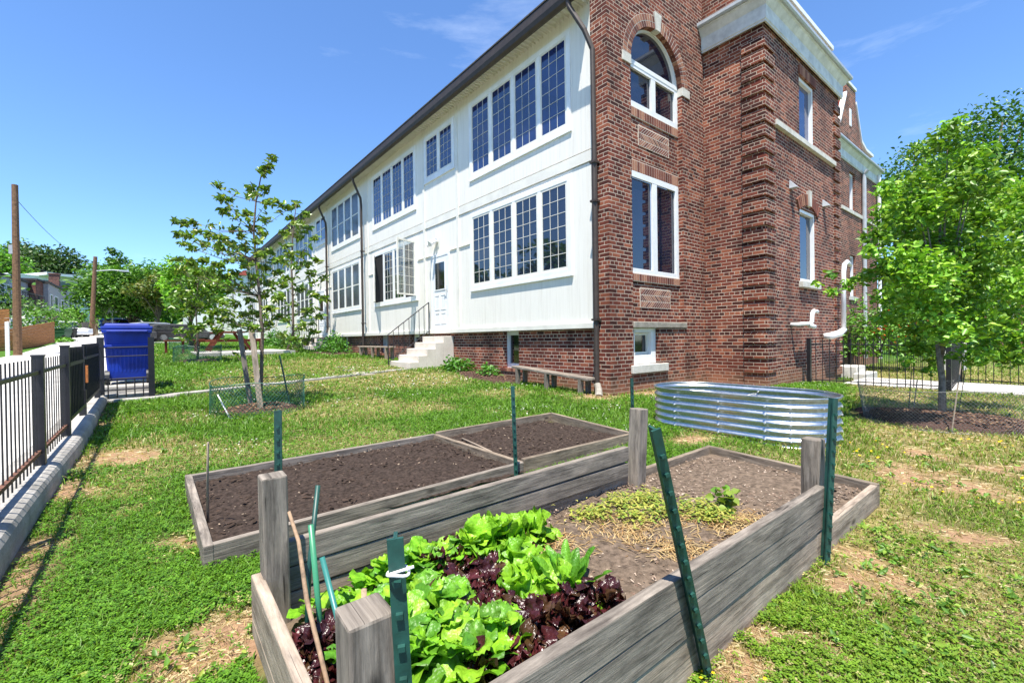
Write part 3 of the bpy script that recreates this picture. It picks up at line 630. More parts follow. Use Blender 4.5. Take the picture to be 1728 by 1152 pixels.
m = MB(T); ring(m, 6.655, 7.445, -.5, .155, .14, 0, .12, bb=.16, bt=.08); w = m.build('basement_window', TRIM, H, bevel=.004)
m = MB(T); ring(m, 6.8, 7.3, -.33, .07, .045, .01, .05); m.build('sash', CREAMT, w); m = MB(T); m.box(6.83, 7.27, .005, .02, -.3, .04); m.build('pane', GLASSD, w)
m = MB(); m.box(6.655, 7.446, YA+.19, YA+.3, -.66, .155); m.build('brick_wall', BRICK, H)
m = MB(); m.box(6.57, 7.68, YA-.05, YA+.15, -.655, -.51); m.build('stone_sill', STONE, H, bevel=.008)
# corner bay with quoins
m = MB()
xw, zs_ = [(11.5, 12.3)], None
m.box(XI+.05, XI+.4, YS+.4, YA+.3, -1.5, 6.1)
segs = [(-1.5, 1.15), (1.15, 2.75), (2.75, 4.24), (4.24, 5.62), (5.62, 6.3)]
for z0, z1 in segs:
    o = None if segs.index((z0, z1)) not in (1, 3) else ((11.02, 11.93) if z0 > 3 else (11.0, 11.97))
    if o: m.box(XI+.05, o[0], YS+.045, YS+.4, z0, z1); m.box(o[1], 13.68, YS+.045, YS+.4, z0, z1)
    else: m.box(XI+.05, 13.68, YS+.045, YS+.4, z0, z1)
m.box(13.3, 13.675, YS+.4, Y2+.2, -1.5, 6.3); m.build('brick_wall', BRICK, H)
m = MB(); z = -1.02; zq = []
while z < 5.7: zq.append(z); z += .2845
for z in zq: m.box(XI, XI+.47, YS, 4.02, z, z+.196)
m.build('quoins', BRICK, H)
m = MB()
for z in zq: m.box(13.25, 13.7, YS, YS+.3, z, z+.196)
m.build('quoins', BRICK, H)
prof = [(.0, 5.94), (.03, 5.94), (.03, 5.97), (.045, 5.985), (.045, 6.24), (.06, 6.26), (.13, 6.36), (.155, 6.38), (.155, 6.4), (.0, 6.4)]
CORN = plain('cornice_paint', (.62, .62, .6), .55, var=.12, scale=4.)
def cornice(par, path, dz=0., sc=1.):
    m = MB(); m.sweep([(o, z+dz) for o, z in prof], path); m.build('cornice', CORN, par, fix=True)
    m = MB(); m.sweep([(.12, 6.4+dz), (.19, 6.4+dz), (.215, 6.43+dz), (.215, 6.49+dz), (.2, 6.5+dz), (.05, 6.52+dz), (.05, 6.41+dz)], path); m.build('cornice_gutter', GREYM, par, fix=True)
cornice(H, [(XI, YA), (XI, YS), (13.7, YS), (13.7, Y2)])
m = MB(); m.box(XI+.15, 13.5, YS+.14, YS+.5, 6.4, 7.16); m.box(XI+.15, XI+.5, YS+.5, 12, 6.4, 8.6); m.box(13.2, 13.5, YS+.5, Y2+.5, 6.4, 7.16); m.build('parapet', BRICK, H)
m = MB(); m.box(XI+.1, 13.56, YS+.09, YS+.55, 7.162, 7.27); m.build('coping', TRIM, H, bevel=.006)
def sidewin(T, par, u0, u1, z0, z1, gl=GLASSB):
    m = MB(T); ring(m, u0, u1, z0, z1, .065, -.16, -.07); w = m.build('window', TRIM, par)
    f = MB(T); f.box(u0+.065, u1-.065, -.15, -.14, z0+.065, z1-.065); f.build('pane', gl, w); return w
sidewin(TS, H, 11.02, 11.93, 4.25, 5.61); sidewin(TS, H, 11.0, 11.97, 1.16, 2.74, GLASS)
m = MB(); m.box(9.63, 13.24, YS-.03, YS+.12, 4.13, 4.238); m.build('sill_band', STONE, H, bevel=.006)
m = MB(); m.box(10.93, 12.05, YS-.04, YS+.12, 1.02, 1.148); m.build('stone_sill', STONE, H, bevel=.006)
m = MB()
for i in range(13):                                         # fan of bricks over the lower side window
    a = R(-32+64*i/12); x = 11.485+1.1*math.sin(a); z = 1.86+1.1*math.cos(a); c_, s_ = math.cos(a), math.sin(a)
    if i == 6: continue
    m.hexa([(x+dx*c_+dz*s_, y, z-dx*s_+dz*c_) for y in (YS+.012, YS+.08) for dx, dz in ((-.036, -.1), (.036, -.1), (.04, .14), (-.04, .14))])
m.build('flat_arch', SBRICK, H)
m = MB(); m.add([(11.43, YS-.02, 2.84), (11.54, YS-.02, 2.84), (11.57, YS-.02, 3.18), (11.4, YS-.02, 3.18), (11.43, YS+.06, 2.84), (11.54, YS+.06, 2.84), (11.57, YS+.06, 3.18), (11.4, YS+.06, 3.18)], [(0, 1, 2, 3), (4, 7, 6, 5), (0, 4, 5, 1), (1, 5, 6, 2), (2, 6, 7, 3), (3, 7, 4, 0)]); m.build('keystone', STONE, H)
m = MB(); n = 12
for i in range(n): x = 10.98+i*.084; m.box(x+.005, x+.079, YS+.012, YS+.1, 5.625, 5.82)
m.build('soldier_course', SBRICK, H)
for x, z in ((10.5, 3.13), (12.52, 3.1)):
    m = MB(); m.add([(x-.08, YS+.05, z-.08), (x+.08, YS+.05, z-.08), (x+.07, YS-.1, z-.08), (x-.07, YS-.1, z-.08), (x-.06, YS+.05, z+.1), (x+.06, YS+.05, z+.1)], [(0, 3, 2, 1), (0, 1, 5, 4), (2, 3, 4, 5), (1, 2, 5), (3, 0, 4)][:3]+[(1, 2, 5), (3, 0, 4)]); m.build('vent_hood', GREYM, H, fix=True)
m = MB(); m.tube([(10.45, YS+.05, .2), (10.45, YS-.1, .2), (10.5, YS-.14, .21), (10.95, YS-.14, .22), (11.08, YS-.14, .26), (11.1, YS-.14, .36), (11.12, YS-.14, .45), (11.2, YS-.14, .5), (11.42, YS-.14, .49)], .042, 10); m.tube([(10.9, YS-.14, .2), (11.05, YS-.2, .15)], .05, 10); m.build('vent_pipe', PVC, H, smooth=True)
m = MB(); m.tube([(13.75, YS-.16, 1.72), (13.5, YS-.16, 1.78), (13.3, YS-.16, 1.7), (13.22, YS-.16, 1.5), (13.2, YS-.16, .08)], .052, 12); m.tube([(13.24, YS-.16, .1), (12.9, YS-.14, .0), (12.35, YS-.12, -.05), (12.3, YS, -.05)], [.06, .085, .08, .06], 12); m.build('vent_pipe', PVC, H, smooth=True)
# set-back wing with a stepped gable
m = MB()
m.box(13.5, 18.95, Y2, Y2+.4, -1.6, 6.5); m.box(18.95, 19.6, Y2, Y2+.4, -1.6, 1.3); m.box(18.95, 19.6, Y2, Y2+.4, 2.75, 4.3); m.box(18.95, 19.6, Y2, Y2+.4, 5.65, 6.5); m.box(19.6, 22.5, Y2, Y2+.4, -1.6, 6.5)
m.box(22.1, 22.48, Y2+.4, 12, -1.6, 6.3); m.box(16.5, 22.3, Y2+.12, Y2+.45, 6.4, 6.9)
m.prism([(17.7, 6.45), (21.3, 6.45), (20.75, 7.1), (20.1, 8.3), (20.1, 8.75), (19.0, 8.75), (19.0, 8.3), (18.3, 7.1)], 'y', Y2+.08, Y2+.24); m.build('brick_wall', BRICK, H)
sidewin(T2, H, 18.96, 19.59, 4.31, 5.64); sidewin(T2, H, 18.96, 19.59, 1.31, 2.74)
for z0, x0, x1 in ((4.18, 18.0, 22.3), (1.17, 18.8, 19.75)): m = MB(); m.box(x0, x1, Y2-.04, Y2+.1, z0, z0+.12); m.build('sill_band', STONE, H)
cornice(H, [(13.72, Y2), (22.5, Y2), (22.5, 8)], -.07)
m = MB()
for P in ([(18.24, 7.12), (18.97, 8.33)], [(20.13, 8.33), (20.8, 7.12)], [(20.8, 7.12), (21.4, 6.95)], [(21.4, 6.95), (22.35, 6.95)], [(18.97, 8.79), (20.13, 8.79)]):
    (a, b), (c, d) = P; m.prism([(a, b), (c, d), (c, d+.1), (a, b+.1)], 'y', Y2+.05, Y2+.2)
m.build('coping', TRIM, H, fix=True)
m = MB(); m.box(19.32, 19.52, Y2+.06, Y2+.2, 7.35, 7.95); m.build('gable_slot', TRIM, H)
m = MB(); m.prism([(16.6, 6.6), (18.4, 8.35), (20.4, 8.35), (21.8, 6.6)], 'y', Y2+.26, 9.5); m.build('roof', REDROOF, H)
m = MB(); m.tube([(20.4, Y2-.2, 5.95), (20.42, Y2-.08, 5.8), (20.42, Y2-.07, -.9)], .065, 10); m.build('downspout', GREYM, H)
m = MB(); m.tube([(22.4, Y2-.1, 6.2), (22.4, Y2-.1, -1.0)], .06, 10); m.build('downspout', PVC, H)
# terrace beyond
TN = ['second cream terrace house past the brown downspout, plain sash windows', 'third cream terrace house, behind the slender saplings', 'fourth cream terrace house, cut short at the far end of the row']
for k in (1, 2, 3):
    y0 = 5.27+10.75*k; y1 = y0+10.75 if k < 3 else y0+4.2
    t = thing('terrace_house', TN[k-1], 'house', (7.5, y0+4, -.6), 'cream terrace houses in the row'); facade(t, y0+.003, y1, k)
    if k < 3: downspout(t, 20.15+10.75*(k-1), BROWN if k == 1 else GREYM, bot=.35); downspout(t, y1-.05, GREYM, bot=-.3)
    m = MB(); m.box(XF+.22, 11, y0, y1, -.5, 6.3); m.build('wall', BRICK, t)
    m = MB(); m.box(9.6, 10.3, y0+3, y0+3.8, 7.4, 8.9); m.box(9.5, 10.4, y0+2.9, y0+3.9, 8.9, 9.05); m.build('chimney', SBRICK if 0 else BRICKF, t)
t = thing('row_building', 'far pale building with red roof edge seen through the saplings', 'building', (9, 55, 1))
m = MB(); m.box(7.2, 20, 56, 80, 0, 7.2); m.box(4.5, 12, 84, 100, 0, 8); m.build('wall', TRIM, t)
m = MB(); m.prism([(6.8, 7.2), (20.4, 7.2), (13.5, 10)], 'y', 55.6, 80.3); m.build('roof', REDROOF, t)
for i in range(5):
    for z in (1.6, 4.6): window(t, lambda u, w, z_: (7.2-w, u, z_), 57.5+i*4.5, 59.5+i*4.5, z, z+1.5, 2, None, GLASSG)
# stoops
def stoop(name, y, label, zt=.08, n=5, gr=None):
    t = thing('concrete_steps', label, 'steps', (5.4, y, -.8), gr); w0, w1 = y-.55, y+.62; zb = g(4.5, y)
    m = MB(); rise = (zt-zb)/n
    for i in range(n): m.box(XF+.06 if i == 0 else XF-.24-.24*i+.24, XF-.24-.24*i, w0, w1, zb-.2, zt-rise*i)
    m.build('flight', STEPC, t, bevel=.01)
    m = MB(); x0, x1 = XF-.05, XF-.24-.24*(n-1)-.06; za, zb2 = zt+.95, zb+.85
    P = lambda f, dz=0: np.array((x0+(x1-x0)*f, w1-.05, za+(zb2-za)*f+dz))
    m.tube([P(0), P(1)], .014, 6); m.tube([P(0, -.8), P(1, -.72)], .011, 6)
    for i in range(9): f = i/8; m.tube([P(f), P(f, -.8)], .0085 if 0 < i < 8 else .014, 6)
    m.tube([P(1), (x1, w1-.05, zb-.05)], .015, 6); m.tube([P(0), P(0, -.95)], .015, 6); m.build('railing', BLACK, t); return t
stoop('a', 10.62, 'white painted concrete steps with iron railing below the nearer white door')
stoop('b', 21.2, 'white concrete steps at the far door of the second terrace house', zt=.12, n=3)
# ---------------------------------------------------------------- raised beds
def soil(par, x0, x1, y0, y1, z, mat, seed, amp=.02, n=90, mound=.02, slant=0):
    a = np.linspace(x0, x1, n); b = np.linspace(y0, y1, int(n*(y1-y0)/(x1-x0))+2); Xs, Ys = np.meshgrid(a, b); Ys = Ys+slant*Xs*(Ys-y0)/(y1-y0)
    e = np.maximum(0, np.minimum(np.minimum(Xs-x0, x1-Xs), np.minimum(Ys-y0, y1-Ys)))
    Zs = z+mound*np.clip(e/.3, 0, 1)+amp*(fbm(Xs, Ys, .22, seed)-.5)*2+amp*.7*(fbm(Xs, Ys, .05, seed+3, 3)-.5)*2
    I = np.arange(Xs.size).reshape(Xs.shape); Fq = np.stack([I[:-1, :-1], I[:-1, 1:], I[1:, 1:], I[1:, :-1]], -1).reshape(-1, 4)
    return mesh_obj('soil', np.stack([Xs, Ys, Zs], -1).reshape(-1, 3), Fq, mat, par, smooth=True)
def board(par, p, q, w, h, mat, name='board', bow=0, label=None):
    m = MB(); m.beam(p, q, w, h); o = m.build(name, mat, par, bevel=.004)
    if label: o['label'] = label
    return o
ZG = -1.03
def chips(name, label, area, n, size, cols, seed, z=None, cat='wood chips', flat=.4):
    r = np.random.default_rng(seed); x0, x1, y0, y1, zz = area
    x = r.uniform(x0, x1, n); y = r.uniform(y0, y1, n); s = size*r.uniform(.4, 1.5, n); a = r.uniform(0, 6.28, n); w = r.uniform(.25, .6, n)
    zc = zz(x, y) if callable(zz) else np.full(n, zz)
    V = []; t = r.uniform(-flat, flat, (n, 2))
    for (i, j, k_) in ((-1, -1, 0), (1, -1, 0), (1, 1, 0), (-1, 1, 0), (0, 0, 1)):
        lx = i*s; ly = j*s*w; px2 = x+lx*np.cos(a)-ly*np.sin(a); py2 = y+lx*np.sin(a)+ly*np.cos(a)
        V.append(np.stack([px2, py2, zc+lx*t[:, 0]+ly*t[:, 1]+k_*s*.35], 1))
    V = np.stack(V, 1).reshape(-1, 3); b = np.arange(n)[:, None]*5
    Fq = np.concatenate([b+np.array([[0, 1, 4]]), b+np.array([[1, 2, 4]]), b+np.array([[2, 3, 4]]), b+np.array([[3, 0, 4]])])
    cc = np.array(cols)[r.integers(0, len(cols), n)]*r.uniform(.7, 1.2, (n, 1))
    return tag(mesh_obj(name, V, Fq, GROUNDM, col=np.repeat(cc, 5, 0)), label, cat, kind='stuff')
b1 = thing('raised_bed', 'long low grey timber bed of dark bare soil with a cane in its corner', 'raised bed', (1.1, 3.1, ZG), 'low raised garden beds')
tz = -.912; hb = .125; zc_ = tz-hb/2
board(b1, (.17, 2.44, zc_), (2.12, 2.53, zc_), .038, hb, WGREY); board(b1, (.17, 3.80, zc_), (2.12, 3.84, zc_), .038, hb, WGREY)
board(b1, (.185, 2.42, zc_), (.185, 3.82, zc_), .04, hb+.004, WGREY); board(b1, (2.12, 2.54, zc_-.002), (2.12, 3.84, zc_-.002), .04, hb, WBROWN); soil(b1, .2, 2.1, 2.46, 3.82, -.965, SOILD, 4)
b2 = thing('raised_bed', 'short low brown timber bed of dark soil adjoining the end of the long one', 'raised bed', (2.8, 3.2, ZG), 'low raised garden beds')
board(b2, (2.15, 2.56, zc_+.01), (3.5, 2.56, zc_+.01), .038, hb, WBROWN); board(b2, (2.15, 3.86, zc_+.01), (3.74, 3.9, zc_+.01), .038, hb, WBROWN); board(b2, (3.5, 2.55, zc_+.01), (3.74, 3.92, zc_+.01), .038, hb, WBROWN); soil(b2, 2.15, 3.55, 2.58, 3.86, -.965, SOILD, 9)
b3 = thing('raised_bed', 'tall grey timber bed with four corner posts, lettuces at its near end', 'raised bed', (1.3, 1.2, ZG))
lt = -.888; lh = .14; lz = lt-lh/2
board(b3, (.25, .72, lz), (2.32, .722, lz), .036, lh, WPALE, label='pale bottom board of the near wall'); board(b3, (2.30, .72, lz-.004), (3.33, .72, lz-.004), .036, lh-.01, WPALE); board(b3, (.27, 1.735, lz), (2.4, 1.79, lz), .036, lh, WPALE); board(b3, (2.38, 1.80, lz-.003), (3.5, 1.815, lz-.003), .036, lh, WBROWN); board(b3, (3.33, .70, lz-.002), (3.5, 1.835, lz-.002), .036, lh, WBROWN)
board(b3, (.25, .718, -.838), (2.37, .716, -.838), .036, .097, WGREY); board(b3, (.25, .717, -.739), (2.39, .714, -.745), .036, .096, WGREY)
board(b3, (.28, 1.735, -.838), (2.33, 1.755, -.838), .036, .085, WGREY); board(b3, (.28, 1.732, -.748), (2.33, 1.752, -.738), .036, .09, WGREY)
board(b3, (.255, .735, -.85), (.265, 1.72, -.85), .034, .14, WPALE); board(b3, (.256, .735, -.955), (.266, 1.72, -.955), .034, .06, WPALE)
def post(par, x, y, zt, lean=(0, 0), w=.079, mat=WGREY):
    m = MB(); m.beam((x, y, -1.1), (x+lean[0], y+lean[1], zt), w, w, up=(.02, 1, 0)); return m.build('corner_post', mat, par, bevel=.006)
post(b3, .296, .785, -.474, (-.01, -.005), .082); post(b3, .318, 1.69, -.45, (-.006, 0)); post(b3, 2.40, 1.74, -.465, (.05, .0), .086); post(b3, 2.475, .775, -.505, (.02, 0), .08)
soil(b3, .265, 2.42, .73, 1.728, -.95, SOILL, 14, .022, 110, slant=.03); soil(b3, 2.36, 3.47, .73, 1.815, -.95, SOILL, 19, .012)
chips('soil_crumbs', 'pale crumbs and wood chips scattered over the dark soil of the two low beds', (.22, 3.5, 2.6, 3.8, -.942), 900, .006, [(.09, .06, .045), (.3, .24, .18), (.06, .04, .03), (.06, .04, .03)], 3, cat='soil crumbs')
chips('wood_chips', 'pale wood chips and pebbles on the dry soil of the tall bed', (1.1, 3.4, .76, 1.78, -.93), 2600, .0055, [(.36, .28, .22), (.2, .14, .1), (.5, .42, .34), (.16, .11, .085)], 5)
chips('soil_clods', 'lumps of dark soil lying on the two low beds', (.22, 3.5, 2.6, 3.8, -.945), 1100, .013, [(.05, .036, .028), (.07, .05, .04), (.035, .026, .02)], 23, cat='soil clods')
chips('soil_lumps', 'lumps of dry grey soil lying in the tall bed', (.9, 3.4, .76, 1.78, -.938), 1300, .011, [(.15, .115, .09), (.19, .15, .12), (.11, .085, .068)], 24, cat='soil clods')
def stick(name, label, cat, pts, r, mat, group=None, knobs=False):
    m = MB(); m.tube(pts, r, 7)
    return tag(m.build(name, mat, smooth=True), label, cat, group)
stick('bamboo_cane', 'thin pale cane upright in the corner of the long low bed', 'cane', [(.222, 2.9, -1.0), (.217, 2.82, -.72), (.213, 2.7, -.5)], [.007, .006, .005], WPALE)
stick('dead_twig', 'slim pale twig lying across the soil where the two low beds meet', 'twig', [(2.25, 3.55, -.93), (2.2, 3.2, -.93), (2.15, 2.95, -.925)], .008, WPALE)
# steel posts of the bean fence
def tpost(label, p, q, w=.026):
    t = thing('fence_post', label, 'post', p, 'green metal garden posts'); p = np.array(p, float); q = np.array(q, float)
    m = MB(); m.beam(p, q, w, .007, up=(.5, 1, 0)); d = q-p; L = np.linalg.norm(d); d = d/L
    sd = np.cross(d, (.5, 1, 0)); sd /= np.linalg.norm(sd); b = np.cross(sd, d); m.beam(p+b*.016, q+b*.016, .007, .03, up=(.5, 1, 0)); m.build('shaft', POSTG, t)
    k = MB(); n = int(L/.055)
    for i in range(1, n): c = p+d*(L-.02-i*.055)-b*.008; k.beam(c-sd*.006, c+sd*.006, .009, .009)
    k.build('studs', POSTG, t); return t
tpost('thick dark green post with a white tie, beside the nearest wooden corner post', (.345, .70, -1.08), (.325, .735, -.345), .028)
m = MB(); m.tube([(.327+.0185*math.cos(a), .729+.0185*math.sin(a), -.402+.003*math.sin(a*2)) for a in np.linspace(-3.4, 2.9, 18)]+[(.35, .715, -.395)], .0026, 6); tag(m.build('plastic_tie', PVC), 'white tie knotted round the thick near green post', 'tie')
tpost('long green post leaning outside the middle of the near timber wall', (1.292, .672, -1.06), (1.0, .66, -.238))
tpost('green post leaning at the right end of the near timber wall', (2.318, .672, -1.06), (2.43, .665, -.295))
tpost('green post standing in the gap between the long low bed and the tall bed', (1.925, 2.36, -1.06), (1.935, 2.40, -.33), .026)
tpost('thin dark post at the far corner of the short low bed', (3.43, 2.5, -1.06), (3.42, 2.5, -.38), .026)
tpost('dark green post rising behind the left wooden corner post', (.43, 2.22, -1.06), (.437, 2.22, -.31), .032)
# stakes in the corner by the left post
stick('garden_stake', 'dark green stake leaning beside the left wooden corner post', 'stake', [(.34, 1.42, -1.0), (.375, 1.5, -.72), (.42, 1.55, -.475)], .008, POSTG, 'green garden stakes')
NETL = plain('light_green_plastic', (.05, .25, .13), .4)
stick('garden_stake', 'light green plastic stake upright beside the left wooden corner post', 'stake', [(.385, 1.38, -1.0), (.37, 1.45, -.56)], .0085, NETL, 'green garden stakes')
stick('garden_stake', 'teal stake slanting nearest the soil beside the left wooden post', 'stake', [(.40, 1.06, -1.0), (.36, 1.3, -.6)], .0075, plain('teal_plastic', (.03, .16, .14), .4), 'green garden stakes')
stick('branch', 'forked brown branch propped beside the left wooden post', 'branch', [(.335, 1.05, -1.0), (.33, 1.16, -.86), (.318, 1.3, -.7), (.335, 1.45, -.6), (.325, 1.52, -.53)], [.0055, .006, .0065, .006, .005], plain('twig_bark', (.27, .18, .11), .8, var=.25, scale=30.))
stick('branch', 'straight peeled twig standing in the near end of the lettuce bed', 'branch', [(.465, 1.27, -.97), (.468, 1.28, -.72)], [.007, .008], plain('twig_pale', (.4, .28, .18), .8, var=.25, scale=30.))
# ---------------------------------------------------------------- galvanised planter
gp = thing('metal_planter', 'oval galvanised corrugated steel planter on the grass by the brick corner', 'planter', (4.9, 2.2, -1.03))
def oval(r, n=22, x=4.885, ya=1.76, yb=2.68):
    return [(x+r*math.cos(t), yb+r*math.sin(t)) for t in np.linspace(0, math.pi, n)]+[(x+r*math.cos(t), ya+r*math.sin(t)) for t in np.linspace(math.pi, 2*math.pi, n)]
def ovalm(m, prof, close=False):
    k = len(prof); V = []; o0 = [oval(r) for r, z in prof]; n = len(o0[0])
    for i in range(n):
        for j in range(k): V.append((*o0[j][i], prof[j][1]))
    Fq = []
    for i in range(n):
        i2 = (i+1) % n
        for j in range(k-1): Fq.append((i*k+j, i2*k+j, i2*k+j+1, i*k+j+1))
    m.add(V, Fq)
m = MB(); ovalm(m, [(.452+.012*math.cos(6.28318*6*t), -1.045+.455*t) for t in np.linspace(0, 1, 61)]); o = m.build('corrugated_wall', GALV, gp, smooth=True)
md = o.modifiers.new('thick', 'SOLIDIFY'); md.thickness = .002
m = MB(); ovalm(m, [(.459, -.592), (.471, -.588), (.471, -.576), (.459, -.573), (.452, -.58), (.459, -.592)]); m.build('rim', GALV, gp, smooth=True)
m = MB(); m.tube([(4.43, 2.2, -.66), (5.34, 2.2, -.66)], .008, 8); m.build('brace_rod', GALV, gp)
bolt0 = None
for y in (1.76, 2.2, 2.68):
    for j in range(1, 6):
        m = MB(); z = -1.045+.455*j/6; m.tube([(4.409, y, z), (4.426, y, z)], .0085, 8)
        m.build('bolt', GREYM, gp)
for x, y in (oval(.468)[k] for k in (25, 29, 33)):
    for j in range(1, 6):
        m = MB(); z = -1.045+.455*j/6; m.box(x-.006, x+.006, y-.006, y+.006, z-.007, z+.007); m.build('bolt', GREYM, gp)
# ---------------------------------------------------------------- iron fences
fl = thing('iron_fence', 'black iron picket fence with rusty bottom rail on the concrete kerb', 'fence', (-.62, 4, -.86))
fx = -.625
def zc(y): return float(np.interp(y, [-4, 5.8, 9.2], [-.87, -.85, -.78]))
for y in (3.15, 4.56, 5.82):
    m = MB(); w = .03; zt = zc(y)+(.77 if y < 5.5 else .83); m.box(fx-w, fx+w, y-w, y+w, zc(y)-.05, zt); m.box(fx-w-.004, fx+w+.004, y-w-.004, y+w+.004, zt, zt+.012); m.build('post', BLACK, fl)
for dz, mt in ((.66, BLACK), (.1, RUST)):
    m = MB(); m.beam((fx, -2.5, zc(-2.5)+dz), (fx, 5.8, zc(5.8)+dz), .024, .024); m.build('rail', mt, fl)
m = MB(); y = -2.4
while y < 5.78:
    if min(abs(y-q) for q in (3.15, 4.56, 5.82)) > .05: m.box(fx-.0035, fx+.0035, y-.004, y+.004, zc(y)+.02, zc(y)+.755)
    y += .096+.008*(y-3.5)*(y > 3.5)
m.build('pickets', BLACK, fl)
gt = thing('iron_gate', 'solid black double gate with a gap between its leaves, end of the kerb fence', 'gate', (-.62, 7.3, -.8))
for a, b in ((5.88, 7.05), (7.22, 8.82)):
    m = MB(); z0, z1 = zc(a), zc(b); m.hexa([(fx-.012, a, z0+.14), (fx+.012, a, z0+.14), (fx+.012, b, z1+.12), (fx-.012, b, z1+.12), (fx-.012, a, z0+.82), (fx+.012, a, z0+.82), (fx+.012, b, z1+.8), (fx-.012, b, z1+.8)]); lf = m.build('gate_leaf', BLACK, gt)
    m = MB(); m.beam((fx+.02, a, z0+.66), (fx+.02, b, z1+.64), .02, .035); m.beam((fx+.02, a, z0+.15), (fx+.02, b, z1+.13), .02, .035)
    for i in range(int((b-a)/.12)): yy_ = a+.06+i*.12; m.beam((fx+.018, yy_, zc(yy_)+.14), (fx+.018, yy_, zc(yy_)+.8), .02, .016, up=(0, 1, 0))
    m.build('gate_bars', BLACK, lf)
for y in (7.12, 8.88): m = MB(); m.box(fx-.03, fx+.03, y-.03, y+.03, zc(y)-.05, zc(y)+(.3 if y < 8 else .8)); m.build('post', BLACK, gt)
m = MB(); m.box(fx+.02, fx+.04, 7.2, 7.28, -.45, -.25); m.build('latch', plain('orange_rust', (.45, .14, .03), .7, var=.3, scale=40.), gt)
be = thing('iron_fence', 'short black iron railing in front of the blue bin', 'fence', (-.2, 9.3, -.85))
for x in (-.61, -.005): m = MB(); m.box(x-.04, x+.04, 9.25, 9.33, -.9, .16 if x > 0 else .1); m.build('post', BLACK, be)
m = MB()
for z in (-.06, -.2, -.55, -.72): m.tube([(fx, 9.05, z-.01), (-.61, 9.29, z), (-.005, 9.29, z+.01)], .008 if z > -.5 else .012, 6)
for i in range(5): m.tube([(-.53+i*.105, 9.29, -.84), (-.53+i*.105, 9.29, -.54)], .009, 6)
m.build('rails', BLACK, be)
m = MB(); m.box(-.62, .02, 9.36, 9.6, -1.0, -.79); m.box(-.62, .02, 9.6, 10.9, -1.0, -.68); tag(m.build('bin_plinth', CURB, bevel=.02), 'stepped concrete plinth under the blue bin', 'plinth')
m = MB(); m.box(-.58, .32, 9.08, 9.2, -1.0, -.845); tag(m.build('kerb_stone', CURB, bevel=.02), 'low pale kerb stone on the grass in front of the bin railing', 'kerb stone')
# wheelie bin
def bin_(name, label, loc, col, w=.8, d=.75, h=1.0, rz=0, wheels=True, group=None):
    t = thing(name, label, 'bin', loc, group, rz); mt = col
    def P(x, y, z): c_, s_ = math.cos(rz), math.sin(rz); return (loc[0]+x*c_-y*s_, loc[1]+x*s_+y*c_, loc[2]+z)
    def blk(m, a, b, c, e, z0, z1, ta=1., tb=1.):
        m.hexa([P(a*ta, c*ta, z0), P(b*ta, c*ta, z0), P(b*ta, e*ta, z0), P(a*ta, e*ta, z0), P(a*tb, c*tb, z1), P(b*tb, c*tb, z1), P(b*tb, e*tb, z1), P(a*tb, e*tb, z1)])
    m = MB(); blk(m, -w/2, w/2, -d/2, d/2, .06, h*.9, .82, .97); o = m.build('body', mt, t, bevel=.03)
    if rz == 0 or True: o.parent = t
    m = MB()
    for i in range(9):
        x = -w*.36+i*w*.09
        m.hexa([P(x*.86, -d*.41-.012, .2), P(x*.86+.03, -d*.41-.012, .2), P(x*.86+.03, -d*.41+.05, .2), P(x*.86, -d*.41+.05, .2), P(x*.95, -d*.445-.012, h*.58), P(x*.95+.03, -d*.445-.012, h*.58), P(x*.95+.03, -d*.445+.05, h*.58), P(x*.95, -d*.445+.05, h*.58)])
    m.build('ribs', mt, o, bevel=.008)
    m = MB(); blk(m, -w/2, w/2, -d/2-.03, d/2, h*.6, h*.65, .98, .98); blk(m, -w/2, w/2, -d/2-.03, d/2, h*.84, h*.9, 1.02, 1.02); m.build('collar', mt, o, bevel=.012)
    m = MB(); blk(m, -w*.53, w*.53, -d*.55, d*.55, h*.9, h*.95, 1, 1); blk(m, -w*.48, w*.48, -d*.48, d*.5, h*.95, h, 1, .92); m.build('lid', mt, t, bevel=.015)
    if wheels:
        for s_ in (-1, 1):
            m = MB(); m.tube([P(s_*w*.42-.03, -d*.36, .12), P(s_*w*.42+.03, -d*.36, .12)], .12, 14); m.build('wheel', BLKP, t)
        m = MB(); m.tube([P(-w*.42, -d*.36, .12), P(w*.42, -d*.36, .12)], .015, 8); m.build('axle', BLKP, t)
        m = MB(); m.tube([P(-w*.4, -d*.5, h*.86), P(-w*.4, -d*.62, h*.87), P(w*.4, -d*.62, h*.87), P(w*.4, -d*.5, h*.86)], .018, 8); m.build('handle', mt, t)
    return t
bin_('wheelie_bin', 'large bright blue wheeled bin standing on a concrete plinth', (-.31, 10.25, -.68), BLUEP, .63, .72, 1.02)
# right-hand fence
def railfence(label, pts, h=.92, sp=.125, posts=(), loc=None, top=True, dense=False):
    t = thing('iron_fence', label, 'fence', (*pts[0], g(*pts[0])), 'low black iron fences by the walkway'); m = MB(); rl = MB()
    for (xa, ya), (xb, yb) in zip(pts, pts[1:]):
        L = math.hypot(xb-xa, yb-ya); n = max(2, int(L/sp))
        for i in range(n+1):
            f = i/n; x = xa+(xb-xa)*f; y = ya+(yb-ya)*f; z = g(x, y); m.tube([(x, y, z+.03), (x, y, z+h+.03)], .008, 5)
        for dz in (h-.08, .1): rl.beam((xa, ya, g(xa, ya)+dz), (xb, yb, g(xb, yb)+dz), .02, .018)
    m.build('pickets', BLACK, t); rl.build('rails', BLACK, t)
    for x, y in posts: p = MB(); z = g(x, y); p.box(x-.035, x+.035, y-.035, y+.035, z-.1, z+h+.05); p.build('post', BLACK, t)
    return t
railfence('low black iron fence running from the brick wall toward the young tree', [(10.95, 3.46), (11.3, 1.35)], .93, .115, [(10.95, 3.46), (11.3, 1.35)])
